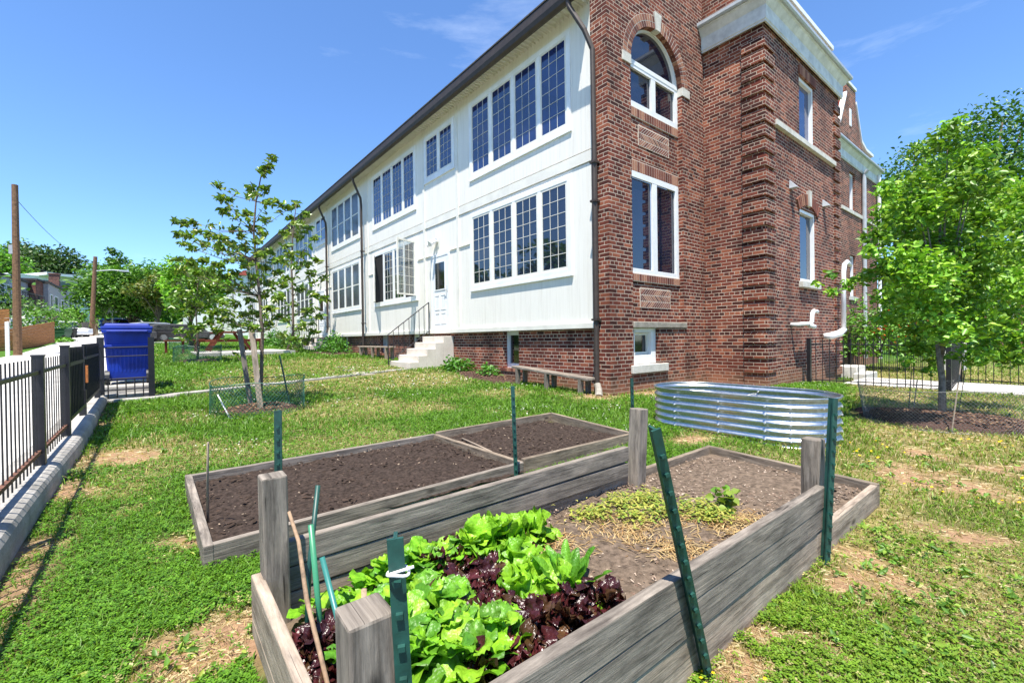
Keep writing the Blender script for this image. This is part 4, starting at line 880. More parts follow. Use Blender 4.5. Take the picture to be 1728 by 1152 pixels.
railfence('short black iron return fence beside the walkway, behind the young tree', [(11.34, 1.33), (14.6, 1.55)], .93, .09, [(14.6, 1.55)])
railfence('black iron fence along the far edge of the walkway, right of the young tree', [(14.6, 1.5), (13.6, -.6), (13.4, -4)], .95, .13, [(13.6, -.6)])
railfence('tall dense black iron fence in front of the red flowered shrub', [(17.5, 4.4), (18.6, 3.2), (19.3, 2.7)], 1.15, .06, [(17.5, 4.4)])
m = MB(); m.box(13.75, 14.5, 3.3, 3.75, -1.3, -.83); m.box(13.4, 14.5, 3.05, 3.3, -1.3, -.98); tag(m.build('stone_step', STONE, bevel=.02), 'pale stone step at the corner of the brick house by the walkway', 'step')
m = MB(); m.box(19.5, 20.3, 2.0, 2.5, -1.3, -.35); tag(m.build('utility_box', STONE, bevel=.03), 'pale beige utility box under the red flowered shrub', 'utility box')
# ---------------------------------------------------------------- benches, table
def slabbench(name, label, p, q, zt, h, mat, legs=3, w=.26):
    t = thing('plank_bench', label, 'bench', (*p, zt-h), 'rough plank benches along the brick footing'); d = np.array([q[0]-p[0], q[1]-p[1]]); L = np.linalg.norm(d); d = d/L; nrm = np.array([-d[1], d[0]])
    m = MB(); m.beam((*p, zt-.02), (*q, zt-.02-.0), w, .042); m.build('seat', mat, t, bevel=.006)
    for i in range(legs):
        f = .08+.84*i/(legs-1); c = np.array(p)+d*L*f
        for s_ in (-1, 1):
            e = c+nrm*s_*w*.36; zb = g(*e)-.03; m = MB(); m.beam((*e, zb), (*e, zt-.042), .085, .06, up=(d[0], d[1], 0)); m.build('leg', mat, t)
    return t
nb_ = slabbench('plank_bench', 'long grey plank bench sloping down beside the brown downpipe', (5.83, 7.1), (5.80, 5.06), -.565, .4, WGREY)
for ch in nb_.children:
    if ch.name.startswith('seat'):
        for v in ch.data.vertices: v.co.z -= .13*max(0, -v.co.y/2.04)
    else:
        y = 7.1+sum(v.co.y for v in ch.data.vertices)/len(ch.data.vertices); mz = max(v.co.z for v in ch.data.vertices)
        for v in ch.data.vertices:
            if v.co.z > mz-.03: v.co.z -= .13*max(0, (7.1-y)/2.04)
slabbench('plank_bench', 'short pale plank bench by the far downpipe, left of the white steps', (5.75, 15.6), (5.7, 12.9), -.2, .35, WPALE)
pt = thing('picnic_table', 'reddish brown wooden picnic table with attached benches on the far pad', 'picnic table', (2.6, 21.8, -.36))
z0 = g(2.6, 21.8)+.05
def pl(p, q, w, h, n, mt=WRED): m = MB(); m.beam(p, q, w, h); return m.build(n, mt, pt)
for i in range(6): pl((2.0+i*.19, 20.8, z0+.74), (2.0+i*.19, 22.6, z0+.74), .18, .05, 'tabletop')
for x in (1.45, 3.5): pl((x, 20.8, z0+.45), (x, 22.6, z0+.45), .3, .05, 'bench_seat')
for y in (21.1, 22.3):
    m = MB(); m.beam((2.2, y, z0+.72), (1.75, y, z0), .11, .07, up=(0, 1, 0)); m.beam((2.75, y, z0+.72), (3.2, y, z0), .11, .07, up=(0, 1, 0)); m.beam((1.35, y, z0+.4), (3.6, y, z0+.4), .05, .1)
    for x in (1.4, 3.55): m.beam((x, y, z0+.42), (x, y, z0-.05), .1, .07, up=(0, 1, 0))
    m.build('trestle', WRED, pt)
bn = thing('garden_bench', 'low brown wooden bench left of the picnic table', 'bench', (1.4, 21.2, -.4))
m = MB(); m.beam((.35, 21.0, z0+.42), (1.0, 21.0, z0+.42), .35, .05); m.build('seat', WRED, bn)
for x in (.42, .93): m = MB(); m.box(x-.04, x+.04, 20.9, 21.1, z0-.1, z0+.4); m.build('leg', WRED, bn)
# ---------------------------------------------------------------- plants
def leaf_grid(L, w, nu, nv, shape, curl, cup, wave, seed):
    """one leaf: base at 0, grows along +x, returns verts (nu*nv) and quads"""
    r = np.random.default_rng(seed); u = np.linspace(0, 1, nu)[:, None]; v = np.linspace(-1, 1, nv)[None, :]
    wd = shape(u)*w; ang = curl*u**1.3
    x = L*np.cumsum(np.cos(ang), 0)/nu; z = L*np.cumsum(np.sin(-ang)*1., 0)/nu
    ph = r.uniform(0, 6.28, 3)
    y = wd*v; z = z+cup*np.abs(v)**1.6*wd+wave*np.abs(v)**2*np.sin(u*14+ph[0]+v*2)+wave*.6*np.sin(u*9+ph[1])*np.abs(v); x = x+wave*.5*np.sin(v*7+ph[2])*u
    V = np.stack([x+0*v, y, z], -1).reshape(-1, 3); I = np.arange(nu*nv).reshape(nu, nv)
    return V, np.stack([I[:-1, :-1], I[1:, :-1], I[1:, 1:], I[:-1, 1:]], -1).reshape(-1, 4)
OV = lambda u: np.clip(.12+np.sin(np.pi*np.clip(u, 0, 1)**.75)**.8, .12, 1)
SPOON = lambda u: np.clip(.1+1.05*np.clip((u-.25)/.4, 0, 1)*np.sqrt(np.clip(1.02-((u-.62)/.4)**2*(u > .62), .05, 1)), .1, 1.1)
LANCE = lambda u: .12+.9*np.sin(np.pi*np.clip(u*.92+.04, 0, 1))**.9
def rosette(name, n, L, w, shape, cols, seed, tilt=(20, 75), curl=(.3, 1.1), cup=.25, wave=.006, mat=None, nu=9, nv=7, stem=0., spread=.01):
    r = np.random.default_rng(seed); VV = []; FF = []; CC = []; b = 0
    for i in range(n):
        f = i/max(1, n-1); az = i*2.39996+r.uniform(-.3, .3); el = R(tilt[0]+(tilt[1]-tilt[0])*f+r.uniform(-9, 9)); l_ = L*r.uniform(.75, 1.1)*(1-.35*f)
        V, Fq = leaf_grid(l_, w*r.uniform(.8, 1.15)*(1-.25*f), nu, nv, shape, r.uniform(*curl), cup, wave, seed*31+i)
        ro = r.uniform(-.35, .35); c, s = math.cos(ro), math.sin(ro); V = V@np.array([[1, 0, 0], [0, c, s], [0, -s, c]])
        c, s = math.cos(el), math.sin(el); V = V@np.array([[c, 0, s], [0, 1, 0], [-s, 0, c]]); V[:, 0] += spread; V[:, 2] += stem*r.uniform(.3, 1)
        c, s = math.cos(az), math.sin(az); V = V@np.array([[c, s, 0], [-s, c, 0], [0, 0, 1]])
        VV.append(V); FF.append(Fq+b); b += len(V); cb = np.array(cols[r.integers(0, len(cols))])*r.uniform(.8, 1.2)
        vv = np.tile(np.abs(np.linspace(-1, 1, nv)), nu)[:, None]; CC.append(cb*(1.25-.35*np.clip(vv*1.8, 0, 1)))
    return np.concatenate(VV), np.concatenate(FF), np.concatenate(CC), mat
GL = [(.2, .43, .022), (.26, .5, .03), (.16, .39, .02)]; GD = [(.09, .26, .02), (.12, .3, .025)]; GR = [(.05, .012, .014), (.075, .016, .018), (.035, .01, .012), (.06, .03, .014)]
KIND = {
 'butter': [rosette('lettuce', 18, .125, .048, SPOON, GL, 40+s, (8, 78), (.3, 1.3), .22, .011, LETT, 15, 11) for s in range(3)],
 'loose': [rosette('greens', 22, .095, .032, SPOON, GL+GD, 60+s, (15, 80), (.5, 1.3), .12, .005, LETT, 11, 9, stem=.045) for s in range(3)],
 'red': [rosette('red', 34, .085, .024, SPOON, GR, 80+s, (10, 80), (.2, 1.2), .15, .009, REDL, 11, 9, stem=.03) for s in range(3)],
 'endive': [rosette('endive', 20, .15, .02, LANCE, GD, 95+s, (30, 80), (.1, .6), .3, .003, LETT, 10, 5) for s in range(1)],
 'seed': [rosette('seedling', 7, .075, .034, SPOON, GL, 100+s, (15, 60), (.4, 1.1), .1, .004, LETT, stem=.05) for s in range(2)]}
rp = random.Random(21); cnt = {}
LABL = {'butter': ('lettuce', 'lettuce', 'bright green leaf lettuce in the near end of the tall bed', 'green lettuces'), 'loose': ('salad_greens', 'salad greens', 'small leaved bright salad greens in the near corner of the tall bed', 'salad greens'),
        'red': ('red_lettuce', 'red lettuce', 'dark red leaf lettuce between the green ones in the tall bed', 'red lettuces'), 'endive': ('endive', 'endive', 'upright dark green endive with pointed leaves at the edge of the lettuces', None), 'seed': ('seedling', 'seedling', 'broad leaved green seedling beside the straight twig in the tall bed', 'broad leaved seedlings')}
SHARED = {}
for kind, lst in (('butter', [(800, 895), (845, 905), (885, 935), (830, 945), (935, 985), (965, 1010), (905, 1005), (880, 890), (815, 870), (770, 885), (910, 960)]), ('loose', [(700, 950), (735, 985), (680, 985), (745, 1030), (700, 1040), (690, 1085), (745, 1085), (800, 1085), (830, 1125), (770, 1130), (715, 1135), (660, 905), (690, 900), (730, 895), (765, 905), (860, 1090), (665, 1130), (700, 920), (660, 940), (780, 1045), (640, 1130), (735, 935)]),
                  ('red', [(730, 925), (755, 945), (865, 905), (800, 975), (840, 1000), (800, 1010), (870, 1025), (910, 1045), (955, 1050), (920, 1080), (880, 1080), (1035, 1020), (850, 1050), (570, 1095), (540, 1120), (905, 1110), (870, 1130), (850, 975), (985, 1055), (825, 1055), (590, 1130), (765, 975)]), ('endive', [(985, 985)]), ('seed', [(560, 1035), (600, 995), (630, 965), (610, 1035), (585, 1075), (650, 1000)])):
    for u, v in lst:
        p = onz(u-26, v-24, -.86); x = float(p[0]); x = max(x, .36); y = float(min(1.56, max(p[1], .82))); var = rp.randrange(len(KIND[kind])); nm, cat, lb, gr = LABL[kind]; key = (kind, var)
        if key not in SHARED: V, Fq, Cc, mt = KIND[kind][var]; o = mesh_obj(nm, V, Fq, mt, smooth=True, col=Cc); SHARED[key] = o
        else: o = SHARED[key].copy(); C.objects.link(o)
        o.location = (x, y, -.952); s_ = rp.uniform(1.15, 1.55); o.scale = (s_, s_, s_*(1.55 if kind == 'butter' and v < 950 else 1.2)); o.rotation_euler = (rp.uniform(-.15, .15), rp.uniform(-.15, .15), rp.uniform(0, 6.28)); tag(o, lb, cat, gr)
# leafy young plant, weeds and straw in the bed
def leaves(P, size, r, up=.5, fold=.25, asp=.5, dirs=None):
    """leaf blades: centre points P -> verts, quads (two folded halves)"""
    n = len(P); N = r.normal(size=(n, 3)); N[:, 2] = np.abs(N[:, 2])+up; N /= np.linalg.norm(N, axis=1)[:, None]
    D = r.normal(size=(n, 3)) if dirs is None else dirs+.5*r.normal(size=(n, 3)); D -= N*np.sum(N*D, 1)[:, None]; D /= np.linalg.norm(D, axis=1)[:, None]+1e-9; S = np.cross(N, D)
    s = (size*r.uniform(.65, 1.3, n))[:, None]; w = s*asp*.5
    A = P-D*s*.5; B_ = P+D*s*.5-N*s*.12; L1 = P+S*w+N*w*fold-D*s*.08; R1 = P-S*w+N*w*fold-D*s*.08; L2 = P+S*w*.8+N*w*fold*.7+D*s*.2; R2 = P-S*w*.8+N*w*fold*.7+D*s*.2
    V = np.stack([A, L1, L2, B_, R2, R1], 1).reshape(-1, 3); b = np.arange(n)[:, None]*6
    return V, np.concatenate([b+np.array([[0, 3, 2, 1]]), b+np.array([[0, 5, 4, 3]])])
def leafcol(n, cols, r, k=6, var=.25): return np.repeat(np.array(cols)[r.integers(0, len(cols), n)]*r.uniform(1-var, 1+var, (n, 1)), k, 0)
r = np.random.default_rng(5)
p0 = onz(1225, 868, -.95); P = np.array([[p0[0]+r.normal(0, .03), p0[1]+r.normal(0, .03), -.94+r.uniform(.02, .13)] for _ in range(60)])
V, Fq = leaves(P, .045, r, .8, .2, .75); t = thing('young_plant', 'small leafy seedling standing alone in the middle of the tall bed', 'plant', (p0[0], p0[1], -.95)); mesh_obj('foliage', V, Fq, LEAF, t, col=leafcol(60, [(.12, .25, .03), (.2, .28, .04)], r))
m = MB(); m.tube([(p0[0], p0[1], -.97), (p0[0]+.01, p0[1], -.83)], .004, 5); m.build('stem', BARKG, t)
def straws(name, label, n, cen, spread, z, cols, seed, ln=(.03, .1), kind='stuff', cat='straw', wd=.0022, lift=.02):
    r = np.random.default_rng(seed); c = np.array(cen)[r.integers(0, len(cen), n)]; x = c[:, 0]+r.normal(0, spread, n); y = c[:, 1]+r.normal(0, spread*.8, n); a = r.uniform(0, 6.28, n); l_ = r.uniform(*ln, n)
    d = np.stack([np.cos(a), np.sin(a), r.uniform(-.1, .35, n)], 1)*l_[:, None]/2; b = np.stack([x, y, z+r.uniform(0, lift, n)+.004], 1); s = np.stack([-np.sin(a), np.cos(a), 0*a], 1)*wd
    V = np.stack([b-d-s, b-d+s, b+s+np.array([0, 0, .004]), b-s+np.array([0, 0, .004]), b+d], 1).reshape(-1, 3); k = np.arange(n)[:, None]*5
    V[:, 0] = np.clip(V[:, 0], .3, 3.3); V[:, 1] = np.clip(V[:, 1], .75, 1.76)
    Fq = np.concatenate([k+np.array([[0, 1, 2, 3]]), k+np.array([[3, 2, 4, 4]])]).tolist(); Fq = [f[:3] if f[2] == f[3] else f for f in Fq]
    return tag(mesh_obj(name, V, Fq, GRASSM, col=leafcol(n, cols, r, 5)), label, cat, kind=kind)
def pz(l): return [tuple(onz(u, v, -.945)[:2]) for u, v in l]
straws('dry_straw', 'dry tan straw and withered stalks lying across the tall bed', 1500, pz([(1010, 880), (1080, 890), (1150, 880), (1220, 895), (1260, 880), (1130, 930), (1190, 935), (980, 920), (1060, 910), (930, 915)]), .07, -.94, [(.48, .34, .16), (.4, .27, .12), (.55, .42, .22), (.34, .2, .09)], 8)
straws('bed_weeds', 'yellow green creeping weeds in the middle of the tall bed', 1500, pz([(1000, 875), (1050, 855), (1070, 880), (1120, 870), (1180, 865), (1200, 880), (1090, 850)]), .06, -.93, [(.3, .33, .05), (.18, .27, .04), (.38, .36, .08)], 12, (.012, .05), cat='weeds', wd=.005, lift=.045)
# herbs by the house
def bush(name, label, cat, c, rad, h, n, size, cols, seed, group=None, asp=.5, mat=None, up=.6, stems=6):
    r = np.random.default_rng(seed); d = r.normal(size=(n, 3)); d /= np.linalg.norm(d, axis=1)[:, None]; d[:, 2] = np.abs(d[:, 2]); q = r.uniform(.35, 1, n)**.6
    bl = 1+.25*np.sin(d[:, 0]*5+seed)*np.cos(d[:, 1]*4+seed*2)
    P = np.array(c)+d*np.array([rad[0], rad[1], h])*(q*bl)[:, None]
    V, Fq = leaves(P, size, r, up, .25, asp, d*np.array([1, 1, .3])); t = thing(name, label, cat, c, group); mesh_obj('foliage', V, Fq, mat or LEAF, t, col=leafcol(n, cols, r))
    m = MB()
    for i in range(stems): a = r.uniform(0, 6.28); m.tube([np.array(c)-(0, 0, .05), np.array(c)+np.array([math.cos(a)*rad[0]*.4, math.sin(a)*rad[1]*.4, h*.6])], [.012*rad[0]*2, .006*rad[0]*2], 5)
    m.build('stem', BARK, t); return t
GB = [(.07, .2, .02), (.1, .26, .03), (.05, .15, .015)]
def gp_(u, v, dz=0): p = hit(u, v); return (p[0], p[1], p[2]+dz)
bush('hosta', 'broad bright green perennial at the foot of the white steps', 'plant', (5.75, 9.35, -.78), (.4, .5, .34), .3, 260, .12, GB, 3) if 0 else None
bush('perennial_plant', 'wide clump of bright green leaves just right of the white steps', 'plant', (5.72, 9.25, -.77), (.35, .62), .34, 420, .1, GB, 3)
bush('perennial_plant', 'small green leafy clump under the basement window', 'plant', (5.78, 8.05, -.83), (.28, .33), .26, 200, .09, GB, 4)
bush('shrub', 'round bright green shrub against the terrace wall by the far downpipe', 'shrub', (5.45, 17.6, -.47), (.55, 1.0), .75, 900, .11, GB, 5)
bush('shrub', 'dark green shrub by the far steps, below the slender saplings', 'shrub', (5.3, 23.5, -.35), (.6, 1.3), .8, 700, .13, [(.05, .13, .02), (.07, .17, .025)], 6)
bush('shrub', 'yellow green shrub at the far end of the terrace wall', 'shrub', (5.3, 27.5, -.25), (.6, 1.4), .9, 600, .15, GB, 7)
def mulch(label, c, rx, ry, seed, chipn=900, h=.06):
    r_ = np.random.default_rng(seed); m = []; nr, na = 10, 40; V = []
    for i in range(nr):
        for j in range(na):
            f = i/(nr-1); a = 6.28318*j/na; rr = 1+.1*math.sin(3*a+seed)+.06*math.sin(7*a)
            x = c[0]+rx*f*rr*math.cos(a); y = c[1]+ry*f*rr*math.sin(a); V.append((x, y, g(x, y)+h*(1-f**2)+.012*r_.uniform(-1, 1)*(f < .95)+(-.02 if f > .95 else .012)))
    I = np.arange(nr*na).reshape(nr, na); J = np.roll(I, -1, 1); Fq = np.stack([I[:-1], I[1:], J[1:], J[:-1]], -1).reshape(-1, 4)
    tag(mesh_obj('mulch', V, Fq, MULCH, smooth=True), label, 'mulch', kind='stuff')
    area = (c[0]-rx*.7, c[0]+rx*.7, c[1]-ry*.7, c[1]+ry*.7, lambda x, y: gz(x, y)+h*(1-np.clip(((x-c[0])/rx)**2+((y-c[1])/ry)**2, 0, 1))+.02)
    if chipn: chips('mulch_chips', 'loose bark chips on the '+label, area, chipn, .016, [(.09, .05, .04), (.16, .1, .07), (.24, .16, .1), (.05, .03, .025)], seed, cat='bark chips')
mulch('brown mulch bed along the brick footing', (5.75, 8.0, 0), .42, 1.1, 2, 500)
mulch('brown mulch around the near sapling in the green mesh guard', (1.18, 7.15, 0), .5, .42, 3, 500)
mulch('brown mulch around the far sapling by the picnic table', (1.04, 15.9, 0), .55, .45, 4, 0)
mulch('dark brown mulch mound around the young tree on the right', (7.05, .86, 0), .62, .95, 5, 1500, .1)
mulch('mulch under the round green shrub', (5.4, 17.6, 0), .75, 1.3, 6, 0)
mulch('mulch around the far sapling by the terrace', (4.2, 19.5, 0), .5, .5, 7, 0)
# ---------------------------------------------------------------- mesh guards
def guard(label, c, rad, h, mat, seed, rr=.0016, cell=.05, flare=0.):
    t = thing('tree_guard', label, 'tree guard', (c[0], c[1], g(*c[:2])), 'mesh guards round young trees'); m = MB(); n = int(6.28318*rad/cell); rg = random.Random(seed)
    def P(a, f): q = rad*(1+.05*math.sin(2*a+seed)+flare*f)+.02*math.sin(5*a+seed)*f; x = c[0]+q*math.cos(a); y = c[1]+q*math.sin(a); return (x, y, g(x, y)+h*f*(1+.06*math.sin(3*a+seed)))
    for i in range(n):
        for s_ in (-1, 1): a = 6.28318*i/n; m.tube([P(a+s_*f*h/rad*.9, f) for f in (0, .33, .66, 1)], rr, 3, False)
    for f in (.02, 1): m.tube([P(6.28318*j/40, f) for j in range(41)], rr*2.2, 4, False)
    m.build('mesh', mat, t); return t
guard('green plastic mesh guard around the near double-staked sapling', (1.16, 7.1), .56, .42, NET, 1, .0024)
guard('green plastic mesh guard around the far dark sapling', (1.04, 15.9), .56, .45, NET, 2, .003)
guard('grey wire mesh guard around the young tree by the right fence', (7.0, .84), .74, .42, NETG, 3, .0011, .034, .08)
guard('green mesh guard around the bright tree beyond the picnic table', (1.2, 25.5), .6, .5, NET, 4, .004, .08)
def stake(label, p, q, r_, mat, sq=False):
    m = MB(); m.beam(p, q, r_, r_, up=(.2, 1, 0)) if sq else m.tube([p, q], r_, 7); return tag(m.build('tree_stake', mat), label, 'stake', 'stakes around young trees')
stake('left grey timber stake leaning on the near sapling', (1.12, 7.45, -1.0), (1.0, 7.55, .18), .062, WGREY, True)
stake('right pale timber stake tied to the near sapling', (1.16, 6.95, -1.0), (1.08, 7.1, .25), .068, WPALE, True)
stake('thin green stake leaning at the right of the near mesh guard', (1.58, 7.15, -1.0), (1.45, 7.2, -.2), .012, POSTG)
stake('white stake leaning inside the near green mesh guard', (.78, 6.75, -1.0), (.66, 6.95, -.68), .009, PVC)
for lb, u, v, u2, v2, z in (('crooked pale stake at the left of the grey wire guard', 1540, 703, 1548, 640, .006), ('straight pale cane in front of the grey wire guard', 1606, 730, 1622, 610, .006), ('thin dark rod behind the young tree trunk', 1617, 697, 1630, 620, .004), ('thin bamboo rod at the far left of the wire guard', 1533, 695, 1538, 628, .005)):
    p = hit(u, v); q = ray(u2, v2)*(np.dot(p, CM[2])+.05); stake(lb, p, q, z, WPALE if 'pale' in lb else BLACK)
# ---------------------------------------------------------------- trees
def limbs(m, pts_r, n=8):
    for pts, rr in pts_r: m.tube(pts, rr, n)
def cluster_tree(name, label, base_, trunk, tips, seed, lsize, per, cols, group=None, mat=None, spread=.1, bark=None, r0=.03, asp=.42, up=.25):
    """sapling: trunk polyline, then a limb to each tip carrying a whorl of leaves"""
    r = np.random.default_rng(seed); t = thing(name, label, 'tree', base_, group); m = MB(); n = len(trunk)
    m.tube(trunk, np.linspace(r0, r0*.18, n), 9); T = np.array(trunk); P = []; D = []
    for tip in tips:
        tip = np.array(tip); cand = T[T[:, 2] < tip[2]-.12*np.linalg.norm((tip-T[-1])[:2])+.02]
        st = cand[np.argmin(np.linalg.norm((cand-tip)*np.array([1, 1, 1.2]), axis=1))] if len(cand) else T[len(T)//2]
        mid = (st+tip)/2+np.array([r.normal(0, .03), r.normal(0, .03), -.06*np.linalg.norm(tip-st)]); m.tube([st, mid, tip], [r0*.2, r0*.13, r0*.07], 5)
        for _ in range(per): d = r.normal(size=3); d /= np.linalg.norm(d); d[2] = d[2]*.6+.1; P.append(tip+d*spread*r.uniform(.3, 1)); D.append(d)
        for f in (.55, .75):
            for _ in range(per//5): d = r.normal(size=3); d /= np.linalg.norm(d); P.append(st+(tip-st)*f+d*spread*.6); D.append(d)
    m.build('trunk', bark or BARK, t, smooth=True)
    V, Fq = leaves(np.array(P), lsize, r, up, .3, asp, np.array(D)); mesh_obj('crown', V, Fq, mat or LEAF, t, col=leafcol(len(P), cols, r, 6, .3)); return t
def px_tips(base_, lst, depth, dd, seed):
    r = random.Random(seed); o = []
    for u, v in lst: o.append(at(u, v, depth+r.uniform(-dd, dd)))
    return o
bA = (1.18, 7.2, -.97)
trA = [np.array(bA), at(441, 640, 6.38), at(443, 560, 6.4), at(438, 500, 6.42), at(432, 440, 6.44), at(428, 390, 6.46), at(432, 340, 6.48), at(440, 300, 6.5), at(452, 275, 6.5)]
tips = [(460, 268), (443, 288), (452, 281), (366, 312), (385, 338), (380, 358), (372, 335), (420, 330), (425, 318), (450, 342), (478, 347), (488, 352), (465, 340), (447, 318), (418, 360), (445, 372), (425, 385),
        (298, 375), (312, 378), (326, 374), (300, 395), (318, 398), (333, 392), (350, 396), (362, 400), (376, 402), (392, 412), (345, 412), (325, 420), (407, 400), (392, 388), (310, 412), (370, 418), (445, 395), (432, 408), (412, 418),
        (300, 438), (322, 444), (344, 440), (366, 446), (386, 440), (405, 436), (350, 462), (375, 468), (395, 462), (418, 446), (330, 462), (308, 456), (362, 482), (386, 492), (405, 484), (425, 470), (448, 452), (465, 440), (455, 425), (440, 432),
        (470, 460), (455, 478), (442, 500), (420, 508), (398, 515), (376, 512), (410, 532), (432, 528), (452, 520), (468, 505), (470, 535), (452, 548), (425, 552), (400, 548), (380, 540), (362, 528), (476, 480), (352, 545), (365, 558)]
cluster_tree('sapling', 'slender staked sapling with sparse leaf clusters in the near green mesh guard', bA, trA, px_tips(bA, tips, 6.42, .6, 3), 31, .094, 28, [(.11, .2, .022), (.16, .27, .032), (.075, .15, .018), (.22, .27, .04)], 'young trees on the lawn', mat=LEAFG, spread=.08, r0=.028)
bB = (4.2, 19.5, g(4.2, 19.5)); dB = float(np.dot(bB, CM[2]))
trB = [np.array(bB)]+[at(u, v, dB) for u, v in ((495, 560), (494, 500), (492, 450), (494, 400), (498, 360), (500, 345))]
tips = [(500, 345), (515, 362), (488, 368), (520, 385), (478, 392), (505, 400), (530, 402), (482, 415), (512, 428), (536, 440), (476, 440), (498, 452), (525, 462), (545, 470), (480, 470), (508, 488), (530, 498), (548, 505), (474, 500), (495, 515), (520, 525), (540, 535), (484, 540), (510, 550), (530, 560), (500, 572), (478, 565), (520, 578), (505, 378), (492, 428), (517, 446)]
cluster_tree('sapling', 'taller dark sapling close to the far terrace wall', bB, trB, px_tips(bB, tips, dB, 1.0, 5), 33, .26, 22, [(.09, .18, .022), (.13, .23, .03), (.19, .25, .04)], 'young trees on the lawn', mat=LEAFG, spread=.24, r0=.055)
bC = (1.04, 15.9, -.57); dC = float(np.dot(bC, CM[2]))
trC = [np.array(bC)]+[at(u, v, dC) for u, v in ((334, 590), (333, 560), (330, 520), (334, 480))]
tips = [(u+random.uniform(-9, 9), v+random.uniform(-9, 9)) for u in range(296, 370, 18) for v in range(450, 540, 18)]+[(320, 560), (300, 560), (385, 530), (390, 510), (335, 552)]
cluster_tree('sapling', 'low dark leaved sapling in the far green mesh guard', bC, trC, px_tips(bC, tips, dC, .8, 6), 35, .19, 20, [(.075, .16, .02), (.12, .22, .028), (.17, .25, .035)], 'young trees on the lawn', mat=LEAFG, spread=.2, r0=.04)
def tree(name, label, base_, hgt, rad, seed, n, lsize, cols, group=None, trunk_h=None, lobes=9, mat=None, bark=None, r0=None, shape=1., asp=.5, lowz=None, inner=.0, blobs=None, up=.3):
    r = np.random.default_rng(seed); t = thing(name, label, 'tree', base_, group); B0 = np.array(base_, float); th = trunk_h if trunk_h is not None else hgt*.3; r0 = r0 or hgt*.02
    cz = (hgt+th)/2; ch = (hgt-th)/2; BL = []
    if blobs is None:
        for i in range(lobes*3):
            d = r.normal(size=3); d /= np.linalg.norm(d); q = r.uniform(.2, .66)
            c = B0+np.array([d[0]*rad*q, d[1]*rad*q, cz+d[2]*ch*q]); fz = (c[2]-B0[2]-th)/(hgt-th); k = (1.15-.6*shape*abs(fz-.35)); BL.append((c, rad*r.uniform(.24, .42)*max(.45, k)))
    else: BL = [(np.array(c), q) for c, q in blobs]
    wts = np.array([b[1]**2 for b in BL]); ids = r.choice(len(BL), n, p=wts/wts.sum())
    d = r.normal(size=(n, 3)); d /= np.linalg.norm(d, axis=1)[:, None]; q = (inner+(1-inner)*r.uniform(0, 1, n)**.45)*(1+.12*r.normal(size=n))
    P = np.array([b[0] for b in BL])[ids]+d*(np.array([b[1] for b in BL])[ids]*q)[:, None]*np.array([1, 1, .75])
    V, Fq = leaves(P, lsize, r, up, .3, asp, d*np.array([1, 1, .2])); tint = np.repeat(r.uniform(.7, 1.25, len(BL))[ids], 6)[:, None]
    mesh_obj('crown', V, Fq, mat or LEAF, t, col=leafcol(n, cols, r, 6, .3)*tint)
    m = MB(); top = B0+np.array([0, 0, th+ch*1.2]); m.tube([B0-(0, 0, .1), B0+np.array([r0*.6, 0, th*.5]), B0+np.array([0, r0, th]), top], [r0*1.25, r0, r0*.8, r0*.25], 9)
    for c, q in BL[:12 if lobes > 3 else 4]:
        st = B0+np.array([0, 0, th*r.uniform(.75, 1.2)]); m.tube([st, (st+c)/2+np.array([0, 0, .05*hgt]), c], [r0*.45, r0*.28, r0*.1], 6)
    m.build('trunk', bark or BARK, t, smooth=True); return t
# the young tree on the right
bR = np.array((7.05, .9, -1.0)); dR = float(np.dot(bR, CM[2])); rr_ = random.Random(8); BL = []
for u, v, q in ((1600, 235, .2), (1560, 255, .2), (1640, 265, .22), (1585, 295, .3), (1640, 310, .3), (1540, 310, .2), (1690, 320, .22), (1560, 350, .32), (1620, 365, .36), (1680, 370, .32), (1525, 395, .22), (1580, 410, .36), (1650, 425, .38), (1710, 420, .3), (1530, 440, .28), (1490, 455, .16), (1560, 465, .34), (1620, 480, .36), (1690, 480, .34), (1510, 500, .24), (1460, 470, .12), (1560, 520, .28), (1640, 535, .3), (1700, 530, .3), (1600, 560, .22), (1545, 555, .16), (1500, 535, .14), (1670, 575, .2), (1720, 570, .22), (1560, 590, .12), (1530, 610, .1), (1430, 480, .1), (1405, 492, .09), (1380, 478, .06), (1400, 465, .07), (1470, 425, .1), (1455, 400, .07), (1600, 215, .12), (1615, 205, .08), (1690, 560, .2), (1650, 590, .12), (1550, 585, .16), (1580, 605, .14), (1640, 600, .18), (1700, 600, .2), (1570, 625, .09), (1480, 400, .18), (1500, 360, .2), (1500, 320, .14), (1725, 330, .3), (1730, 480, .3)):
    BL.append((at(u, v, dR+rr_.uniform(-.55, .75)), q))
tree('young_tree', 'young tree with dense bright green crown in the grey wire guard on the right', bR, 3.6, 1.2, 51, 14000, .068, [(.15, .32, .025), (.2, .38, .035), (.11, .26, .022), (.27, .42, .05)], 'young trees on the lawn', trunk_h=.9, blobs=BL, bark=BARKG, r0=.032, asp=.55, lobes=6, up=.25)
DG = [(.07, .16, .022), (.09, .2, .028), (.05, .125, .018)]; MG = [(.09, .21, .024), (.13, .28, .03), (.07, .17, .022)]; LG = [(.11, .27, .025), (.15, .33, .03), (.09, .23, .02)]; YG = [(.14, .2, .03), (.19, .2, .04), (.09, .17, .025)]
def far_tree(label, u, v, vtop, depth, wpx, seed, n, cols, group='trees beyond the gardens', sz=None, shape=1., name='tree', th=.25):
    p = at(u, v, depth); h = (v-vtop)/754.75*depth; w = wpx/754.75*depth/2
    return tree(name, label, p, h, w, seed, n, sz or max(.12, depth*.0075), cols, group, trunk_h=h*th, shape=shape)
